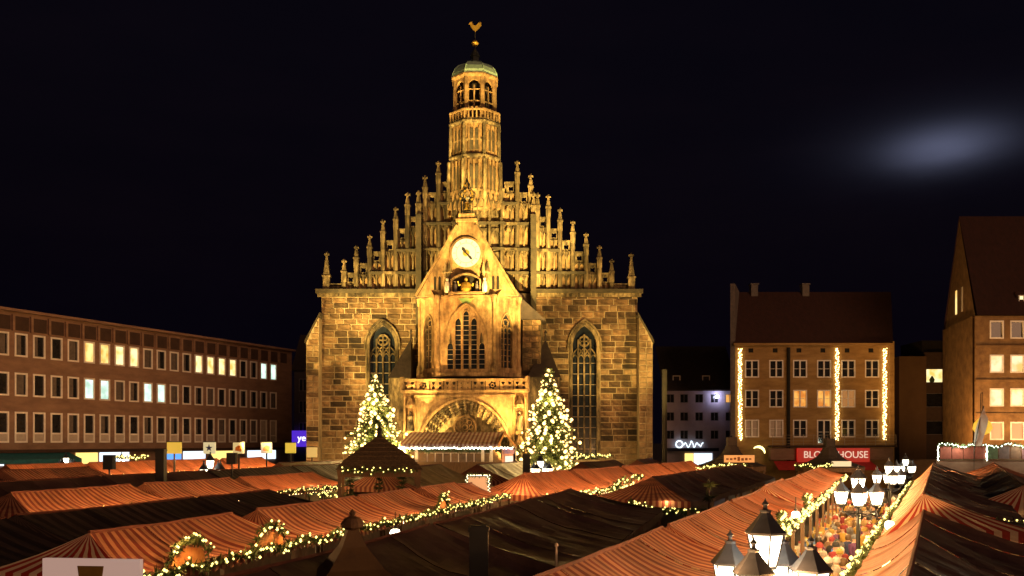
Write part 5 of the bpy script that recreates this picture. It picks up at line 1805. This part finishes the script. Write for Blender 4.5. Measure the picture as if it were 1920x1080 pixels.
bulb_string('bulb garland at the far end of the second lit row', [sp(540, 912, 49), sp(575, 922, 48.5), sp(640, 930, 47)], 110, 7, .05, light=25)
bulb_string('bulb garland under the eaves of the thatched pavilion', [sp(640, 882, 43.2), sp(700, 884, 43), sp(780, 884, 43.2)], 50, 8, .04)
bulb_string('bulb garland on the right edge stall under the raised end', [sp(1872, 984, 24), sp(1895, 992, 24), sp(1920, 990, 24)], 40, 9, .035)

# booth with white posts before the porch
bo = empty('church_booth', (-7.2, 72, 0))
tag(bo, 'long white posted booth with striped awning roof before the church porch', 'booth', None)
S72 = 1700 / 72
def xb(px): return (px - 960) / S72 + 7.2
def zb_(py): return 5.3 + (828 - py) / S72
m = MB()
nst = 60
for i in range(nst):
    a, b = xb(748) + (xb(938) - xb(748)) * i / nst, xb(748) + (xb(938) - xb(748)) * (i + 1) / nst
    a2, b2 = xb(765) + (xb(944) - xb(765)) * i / nst, xb(765) + (xb(944) - xb(765)) * (i + 1) / nst
    m.face([(a, 0, zb_(832)), (b, 0, zb_(832)), (b2, 1.6, zb_(810)), (a2, 1.6, zb_(810))], 0, [(a, 0), (b, 0), (b, 1), (a, 1)])
    m.face([(a, -.03, zb_(832)), (b, -.03, zb_(832)), (b, -.05, zb_(838) + .05 * (i % 2)), (a, -.05, zb_(838) + .05 * (i % 2))], 0, [(a, 0), (b, 0), (b, 1), (a, 1)])
m.face([(xb(748), 3.2, zb_(832)), (xb(938), 3.2, zb_(832)), (xb(944), 1.6, zb_(810)), (xb(765), 1.6, zb_(810))], 0, [(0, 0), (1, 0), (1, 1), (0, 1)])
m.build('awning_roof', striped('pale_brown_canvas', (.26, .10, .06), (.52, .40, .30), .34), bo)
m = MB(); m.sweep([(xb(934), zb_(836)), (xb(946), zb_(811)), (xb(968), zb_(838))], .16, -.1, 1.6); m.build('gable_board', surf('orange_gable_board', (.5, .25, .08), (.42, .18, .05)), bo)
for px in (757, 781, 905, 921, 965):
    m = MB(); m.box(xb(px) - .12, xb(px) + .12, -.1, .12, 0, zb_(836)); m.build('post', WHITEP, bo)
m = MB(); m.box(xb(748), xb(938), 2.9, 3.1, 0, zb_(834)); m.build('back_wall', surf('booth_back_cloth', (.16, .09, .04), (.05, .03, .02), scale=1.2), bo)
m = MB(); m.box(xb(760), xb(930), -.25, .3, 0, zb_(866)); m.build('counter', WOOD, bo)
m = MB()
for k in range(9): m.box(xb(800) + k * .62, xb(800) + k * .62 + .08, .1, .16, zb_(866), zb_(850))
m.box(xb(795), xb(925), .08, .18, zb_(850), zb_(849)); m.build('railing', WHITEP, bo)
m = MB(); m.box(xb(941), xb(967), -.1, 0, zb_(874), zb_(839)); sb_ = m.build('side_board', surf('pale_red_board', (.6, .32, .28), (.5, .24, .2)), bo)
m = MB(); m.box(xb(947), xb(962), -.13, -.1, zb_(868), zb_(855)); m.build('white_notice', emit('white_notice_lit', (1, .85, .7), 1.1), sb_)
m = MB(); m.box(xb(944), xb(965), -.125, -.1, zb_(851), zb_(842)); m.build('blue_picture', surf('blue_picture', (.1, .12, .4), (.4, .2, .25), scale=5), sb_)
m, gm = MB(), MB()
random.seed(77)
for k in range(170):
    x = xb(748) + (xb(962) - xb(748)) * k / 170
    z = zb_(840) + random.uniform(-.07, .05)
    m.lathe([(0, z - .055), (.055, z), (0, z + .055)], 5, (x, -.16 + random.uniform(-.04, .04)))
    tuft(gm, (x, 0, zb_(843) + random.uniform(-.15, .1)), 6, .3)
m.build('bulb_string', emit('booth_bulb', (1, .9, .72), 8.0, sampled=False), bo, kind='stuff')
gm.build('fir_swag', NEEDLE, bo)
for px in (780, 850, 920): point_light('booth_light', bo, (xb(px), .9, zb_(848)), 55, (1, .75, .45), .15)

# pagoda tent at the bottom edge
pg = empty('pagoda_tent', sp(661, 0, 13)[:2] + (0,), R(20))
tag(pg, 'dark pagoda tent with a pointed top and knob at the bottom edge', 'tent')
m = MB()
prof = [(2.6, 2.75), (1.7, 2.95), (1.05, 3.2), (.55, 3.5), (.25, 3.8), (.13, 4.0), (.1, 4.05)]
m.lathe(prof, 4, rot=PI/4); m.build('roof', surf('dark_ochre_canvas', (.13, .07, .02), (.07, .035, .012), rough=.7, scale=2), pg)
m = MB(); m.lathe([(.08, 4.03), (.16, 4.08), (.17, 4.13), (.12, 4.2), (.03, 4.24), (.05, 4.28), (.0, 4.34)], 10); m.build('knob', WOOD, pg, smooth=True)
for k in range(4):
    a = PI/4 + k * PI/2
    m = MB(); m.box(-.05, .05, -.05, .05, 0, 2.78); m.build('post', WOOD, pg, (2.45 * math.cos(a), 2.45 * math.sin(a), 0))
# sign board at the lower left
bd = empty('sign_board', (-5.55, 12.0, 0), R(-6))
tag(bd, 'pale pink sign board with a brown emblem at the lower left corner', 'sign')
m = MB(); m.box(-.68, .68, -.04, .04, 2.9, 3.75); b_ = m.build('board', emit('pink_board_added_glow', (1, .64, .52), .36, base=(.3, .22, .2)), bd)  # glow put into the board in place of light falling on it
m = MB(); m.prism([(-.18, 3.66), (.18, 3.66), (.15, 3.45), (.11, 3.38), (-.11, 3.38), (-.15, 3.45)], -.06, -.042); m.build('emblem_top', surf('ochre_print', (.28, .17, .03), (.18, .1, .02)), b_)
m = MB(); m.prism([(-.14, 3.36), (.14, 3.36), (.12, 3.0), (0, 2.93), (-.12, 3.0)], -.06, -.042); m.build('emblem_shield', surf('grey_print', (.3, .24, .2), (.22, .16, .13)), b_)
for x in (-.6, .6):
    m = MB(); m.box(x - .04, x + .04, .045, .12, 0, 3.7); m.build('leg', WOOD, bd)
# garlanded upright sign at the end of the left lane
us = empty('garlanded_sign', sp(896, 0, 40)[:2] + (0,))
tag(us, 'bright upright sign framed with garland at the end of the left lane', 'sign')
m = MB(); m.box(-.42, .42, -.05, .05, 2.7, 3.75); m.build('board', emit('peach_lit_board', (1, .5, .22), .6, base=(.2, .12, .07)), us)
m = MB(); m.box(-.05, .05, .06, .14, 0, 3.6); m.build('post', WOOD, us)
m, gm = MB(), MB()
random.seed(8)
for k in range(64):
    f = k / 64 * 4
    e = f - int(f)
    c = [(-.48 + .96 * e, 3.82), (.48, 3.82 - 1.15 * e), (.48 - .96 * e, 2.67), (-.48, 2.67 + 1.15 * e)][int(f)]
    tuft(gm, (c[0], -.05, c[1]), 6, .2)
    m.lathe([(0, c[1] - .035), (.035, c[1]), (0, c[1] + .035)], 5, (c[0] + random.uniform(-.05, .05), -.17))
gm.build('greenery', NEEDLE, us, kind='stuff'); m.build('bulbs', emit('sign_bulb', (1, .9, .55), 3, sampled=False), us, kind='stuff')

# illuminated box signs by the office block
for i, (px, D, mt, lab) in enumerate(((393, 66, (1, .82, .42), 'glowing cream box sign with a blue star before the office block'), (448, 69, (1, .72, .28), 'glowing box sign with an orange patch before the office block'), (500, 72, (1, .66, .4), 'glowing box sign with a reddish patch before the office block'), (545, 75, (1, .68, .05), 'plain yellow glowing box sign beside the violet sign'), (327, 66, (1, .6, .05), 'flat yellow lit board under the office windows'), (585, 76, (1, .6, .15), 'small orange box sign at the foot of the church wall'))):
    p_ = sp(px, 840 if i != 5 else 848, D)
    t = empty('box_sign', (p_[0], p_[1], 0))
    tag(t, lab, 'sign', 'lit box signs by the office block')
    w_ = .42 if i != 4 else .5
    m = MB(); m.box(-w_, w_, -.12, .12, p_[2] - .42, p_[2] + .42); b_ = m.build('light_box', emit('box_sign_glow_%d' % i, mt, .62), t)
    m = MB(); m.box(-w_ - .04, w_ + .04, -.1, .1, p_[2] + .42, p_[2] + .48); m.box(-.05, .05, -.05, .05, 0, p_[2] - .42); m.build('post', IRON, t)
    if i < 3:
        q = MB()
        if i == 0: q.prism([((.28 if k % 2 == 0 else .11) * math.cos(PI/2 + k * PI/5), p_[2] + (.28 if k % 2 == 0 else .11) * math.sin(PI/2 + k * PI/5)) for k in range(10)], -.15, -.121)
        else: q.prism([(-.25, p_[2] - .2), (.2, p_[2] - .28), (.28, p_[2] + .1), (0, p_[2] + .2), (-.22, p_[2] + .05)], -.15, -.121)
        q.build('picture', surf('box_picture_%d' % i, ((.05, .08, .3), (.8, .25, .03), (.5, .1, .05))[i]), b_)

# dark stacks, loudspeakers, thin rod
def stack(label, px, top, D, w_, kind='stove_pipe'):
    p_ = sp(px, top, D)
    t = empty(kind, (p_[0], p_[1], 0))
    tag(t, label, kind.replace('_', ' '))
    m = MB(); m.box(-w_/2, w_/2, -w_/2, w_/2, 0, p_[2] - .08); m.build('shaft', BLACKP, t)
    m = MB(); m.box(-w_*.55, w_*.55, -w_*.55, w_*.55, p_[2] - .1, p_[2] - .02); m.box(-w_*.42, w_*.42, -w_*.42, w_*.42, p_[2] - .02, p_[2]); m.build('cap', BLACKP, t)
stack('square black stove pipe standing through the brown tarpaulin', 898, 984, 14.2, .29)
stack('black stove pipe before the office windows', 302, 842, 43, .40)
stack('short black stove pipe left of the right tree', 987, 851, 52, .42)
def speaker(label, px, top, D, w_, h_):
    p_ = sp(px, top, D)
    t = empty('loudspeaker', (p_[0], p_[1], 0))
    tag(t, label, 'loudspeaker')
    m = MB(); m.box(-w_/2, w_/2, -.2, .2, p_[2] - h_, p_[2]); c = m.build('cabinet', surf('speaker_black_%d' % px, (.02, .022, .03)), t)
    m = MB(); m.lathe([(w_ * .34, 0), (w_ * .2, -.05)], 12, cap=True); m.build('cone', BLACKP, c, (0, -.21, p_[2] - h_ * .6), (R(90), 0, 0))
    m = MB(); m.tube([(0, 0, 0), (0, 0, p_[2] - h_)], .04, 6); m.build('pole', IRON, t)
speaker('dark loudspeaker on a pole at the left over the back stalls', 205, 853, 45, .48, .72)
speaker('dark loudspeaker on a pole beside the lamp cluster', 435, 849, 50, .5, .62)
rd = empty('thin_rod', sp(1043, 0, 13.5)[:2] + (0,))
tag(rd, 'thin pale rod standing behind the striped stall end', 'rod')
m = MB(); m.tube([(0, 0, 0), (0, 0, 3.75)], .018, 6); m.build('shaft', BLIND, rd)
m = MB(); m.lathe([(.03, 3.74), (.03, 3.78), (0, 3.8)], 6); m.build('tip', BLIND, rd)
pole = empty('tall_pole', sp(1246, 0, 78)[:2] + (0,))
tag(pole, 'dark tall pole right of the church', 'pole')
m = MB(); m.tube([(0, 0, 0), (0, 0, 11.5)], .22, 8); m.build('shaft', DARK, pole)
m = MB(); m.lathe([(.3, 0), (.3, .4), (.22, .5)], 8); m.build('base', DARK, pole)

# ================================================================== people in the lane
def person_mesh(var):
    rnd = random.Random(var)
    me = bpy.data.meshes.new('p'); ob_ = bpy.data.objects.new('p', me); COL.objects.link(ob_)
    st_ = (.16, -.02, .1, .2)[var]
    arm = ((.18, .95), (.28, 1.12), (.2, 1.02), (.22, .92))[var]
    V = [((0, 0, .95), .17), ((0, 0, 1.2), .18), ((0, .01, 1.4), .19), ((0, 0, 1.5), .075), ((0, -.01, 1.57), .075), ((0, -.02, 1.66), .108), ((0, -.01, 1.75), .085),
         ((.17, 0, 1.4), .09), ((.24, -.02, 1.15), .07), ((.22, -arm[0], arm[1]), .055), ((.2, -arm[0] - .08, arm[1]), .045),
         ((-.17, 0, 1.4), .09), ((-.24, 0, 1.15), .07), ((-.23, -.1, .93), .055), ((-.22, -.13, .84), .045),
         ((.1, 0, .85), .12), ((.1, -st_, .48), .085), ((.1, -st_ * .4, .1), .06), ((.1, -st_ * .4 - .14, .045), .045),
         ((-.1, 0, .85), .12), ((-.1, st_ * .3, .48), .085), ((-.1, st_ * 1.3, .1), .06), ((-.1, st_ * 1.3 - .14, .045), .045)]
    E = [(0, 1), (1, 2), (2, 3), (3, 4), (4, 5), (5, 6), (2, 7), (7, 8), (8, 9), (9, 10), (2, 11), (11, 12), (12, 13), (13, 14), (0, 15), (15, 16), (16, 17), (17, 18), (0, 19), (19, 20), (20, 21), (21, 22)]
    me.from_pydata([v for v, _ in V], E, [])
    md = ob_.modifiers.new('skin', 'SKIN')
    for i, (_, r) in enumerate(V):
        me.skin_vertices[0].data[i].radius = (r, r * .85)
    me.skin_vertices[0].data[0].use_root = True
    s = ob_.modifiers.new('sub', 'SUBSURF'); s.levels = 1; s.render_levels = 1
    dg = bpy.context.evaluated_depsgraph_get()
    out = bpy.data.meshes.new_from_object(ob_.evaluated_get(dg))
    bpy.data.objects.remove(ob_)
    for i in range(3): out.materials.append(None)
    idx = []
    for p in out.polygons:
        c = p.center
        if c.z > 1.49 and abs(c.x) < .16: k = 2
        elif abs(c.x) > .16 and c.z < arm[1] + .03 and c.y < -.14: k = 2 if c.x < 0 and c.z < .88 or c.x > 0 else 0
        elif c.z > .78: k = 0
        else: k = 1
        idx.append(k)
    out.polygons.foreach_set('material_index', idx)
    out.polygons.foreach_set('use_smooth', [True] * len(out.polygons))
    return out
PM = [person_mesh(i) for i in range(4)]
SKIN = surf('skin', (.58, .36, .26), (.5, .3, .21), rough=.55, scale=6)
COATS = {'black': (.02, .02, .024), 'navy': (.03, .04, .10), 'wine red': (.25, .03, .04), 'grey': (.16, .16, .17), 'brown': (.16, .09, .05), 'ochre': (.42, .26, .05), 'bright blue': (.03, .14, .55), 'plum': (.12, .04, .12)}
HATS = {'grey knit cap': (.13, .13, .14), 'red knit cap': (.20, .025, .025), 'yellow knit cap': (.32, .21, .05), 'dark knit cap': (.03, .03, .035), 'white knit cap': (.40, .37, .34)}
CM = {k: surf('coat_' + k.replace(' ', '_'), c, tuple(v * .7 for v in c), rough=.85, scale=5) for k, c in COATS.items()}
HM = {k: surf('hat_' + k.replace(' ', '_'), c, tuple(v * .7 for v in c), rough=.95, scale=20) for k, c in HATS.items()}
TRO = [surf('trousers_%d' % i, c, rough=.9) for i, c in enumerate(((.03, .035, .06), (.02, .02, .02), (.08, .07, .06)))]
HAIR = [surf('hair_%d' % i, c, rough=.6) for i, c in enumerate(((.03, .02, .012), (.12, .07, .03), (.3, .2, .08)))]
hatm = MB(); hatm.lathe([(.118, 1.66), (.125, 1.70), (.118, 1.77), (.08, 1.825), (.0, 1.845)], 12, (0, -.015)); hatm.lathe([(.0, 1.84), (.03, 1.86), (0, 1.89)], 6, (0, -.015)); hat_me = hatm.mesh('knit_cap', HM['grey knit cap'])
hairm = MB(); hairm.lathe([(.10, 1.55), (.118, 1.62), (.12, 1.70), (.1, 1.77), (.05, 1.80), (0, 1.805)], 12, (0, .015)); hair_me = hairm.mesh('hair', HAIR[0])
random.seed(55)
placed = []
tries = 0
while len(placed) < 118 and tries < 6000:
    tries += 1
    D = 17.5 + 44 * random.random() ** 1.3
    lo = -4.4 + .412 * D + 1.95
    hi = -.4 + .472 * D - 1.55
    x = random.uniform(lo, hi)
    if any((x - a) ** 2 + (D - b) ** 2 < .36 for a, b in placed): continue
    if any((x - a[0]) ** 2 + (D - a[1]) ** 2 < .5 for (a, _, _) in lamp_spots): continue
    placed.append((x, D))
coat_k, hat_k = list(COATS), list(HATS)
used_labels = set()
for i, (x, D) in enumerate(placed):
    side = (x - (-2.45 + .412 * D)) / ((-1.95 + .472 * D) - (-2.45 + .412 * D))
    where = 'by the left stalls' if side < .34 else 'by the right stalls' if side > .66 else 'mid lane'
    dist = 'before second lamp' if D < 33 else 'past second lamp' if D < 49.5 else 'past third lamp'
    for _ in range(60):
        ck_ = random.choice(coat_k[:6] + ['plum'] if i != 20 else ['bright blue'])
        bare = random.random() < .3
        hk = random.choice(hat_k)
        away = random.random() < .5
        lab = 'person, %s coat, %s, %s %s %s' % (ck_, 'bare head' if bare else hk, 'back turned' if away else 'facing us', where, dist)
        if lab not in used_labels: break
    used_labels.add(lab)
    o = bpy.data.objects.new('person', PM[i % 4])
    link(o)
    o.location = (x, D, 0)
    o.rotation_euler = (0, 0, random.gauss(0, .5) + (PI if away else 0))
    s_ = random.uniform(.92, 1.06)
    o.scale = (s_, s_, s_)
    for k, mt in enumerate((CM[ck_], random.choice(TRO), SKIN)):
        o.material_slots[k].link = 'OBJECT'; o.material_slots[k].material = mt
    h_ = bpy.data.objects.new('hair' if bare else 'knit_cap', hair_me if bare else hat_me)
    link(h_, o)
    hm2 = random.choice(HAIR) if bare else HM[hk]
    h_.material_slots[0].link = 'OBJECT'; h_.material_slots[0].material = hm2
    tag(o, lab, 'person', 'visitors crowding the main lane')

# ================================================================== floodlights for the church
def flood(label, loc, target, power, cone, col=(1, .655, .17), blend=.6):
    t = empty('floodlight', (loc[0], loc[1], 0))
    tag(t, label, 'floodlight', 'floodlights aimed at the church')
    d = Vector(target) - Vector(loc)
    q = d.to_track_quat('-Z', 'Y').to_euler()
    m = MB(); m.tube([(0, 0, 0), (0, 0, loc[2] - .2)], .05, 6); m.build('stand', IRON, t)
    m = MB(); m.box(-.25, .25, -.2, .2, .02, .25); h_ = m.build('housing', IRON, t, (0, 0, loc[2]), q)
    m = MB(); m.box(-.22, .22, -.17, .17, .0, .015); m.build('glass', FLOODG, h_)
    L = bpy.data.lights.new('floodlight_beam', 'SPOT')
    L.energy, L.color, L.spot_size, L.spot_blend, L.shadow_soft_size = power * 8.3, col, R(cone), blend, .15
    o = bpy.data.objects.new('floodlight_beam', L)
    link(o, t)
    o.location = (0, 0, loc[2]); o.rotation_euler = q
    o.location = Vector((0, 0, loc[2])) + d.normalized() * .06
flood('floodlight on a stand left of the left tree', (-20.5, 67, 2.5), (-11.5, 85, 17.5), 4300, 42)
flood('floodlight on a stand behind the left tree', (-8.2, 76.5, 1.5), (-9.5, 85, 19), 1700, 80)
flood('floodlight on a stand right of the church booth', (.3, 73.5, 2.0), (-3.0, 80, 19), 5800, 52, (1, .56, .14))
flood('floodlight on a stand left of the church booth', (-10.2, 71, 2.5), (-4.5, 79, 16), 7000, 52, (1, .56, .14))
flood('floodlight on a stand right of the right tree', (12.5, 68, 2.5), (8.0, 85, 17.0), 3600, 42)
flood('left tower floodlight on the square', (-16, 62, 2.5), (-5.5, 85.5, 31), 34000, 34)
flood('right tower floodlight on the square', (8.5, 62, 2.5), (-1.5, 85.5, 31), 34000, 34)

flood('added floodlight aimed up the side gable of the corner house', (42.2, 88.5, 3.9), (47.8, 97, 13), 800, 95, (1, .50, .14))  # added to brighten the gable wall, not a known fixture
flood('added floodlight aimed at the front of the corner house', (53, 86, 3.9), (52, 92, 10), 500, 110, (1, .55, .2))  # likewise added, to brighten the front wall

flood('left gable floodlight among the stalls', (-21, 66, 2.6), (-10.0, 85.4, 23.5), 11500, 34, (1, .66, .18))
flood('right gable floodlight among the stalls', (14.5, 66, 2.6), (4.0, 85.4, 23.5), 11500, 34, (1, .66, .18))

# bright globe lamps hung at the stall fronts
for i, (px, py, D, lab) in enumerate(((1492, 966, 27.5, 'bright globe lamp at the stall front behind the big lantern'), (1575, 938, 36, 'bright globe lamp at the stall front under the second lamp'), (1668, 985, 25, 'globe lamp on the right stall front'), (741, 1001, 22.5, 'bright globe lamp hanging from the left lane garland'))):
    p_ = sp(px, py, D)
    t = empty('globe_lamp', p_)
    tag(t, lab, 'lamp', 'globe lamps at the stall fronts')
    m = MB(); m.lathe([(.04, .12), (.1, .1), (.13, .03), (.13, -.03), (.09, -.1), (0, -.13)], 10); m.build('globe', emit('globe_glow_%d' % i, (1, .9, .62), 14.0), t, smooth=True)
    m = MB(); m.lathe([(.05, .12), (.05, .18), (.015, .2), (.012, .55)], 6); m.build('cord', IRON, t)
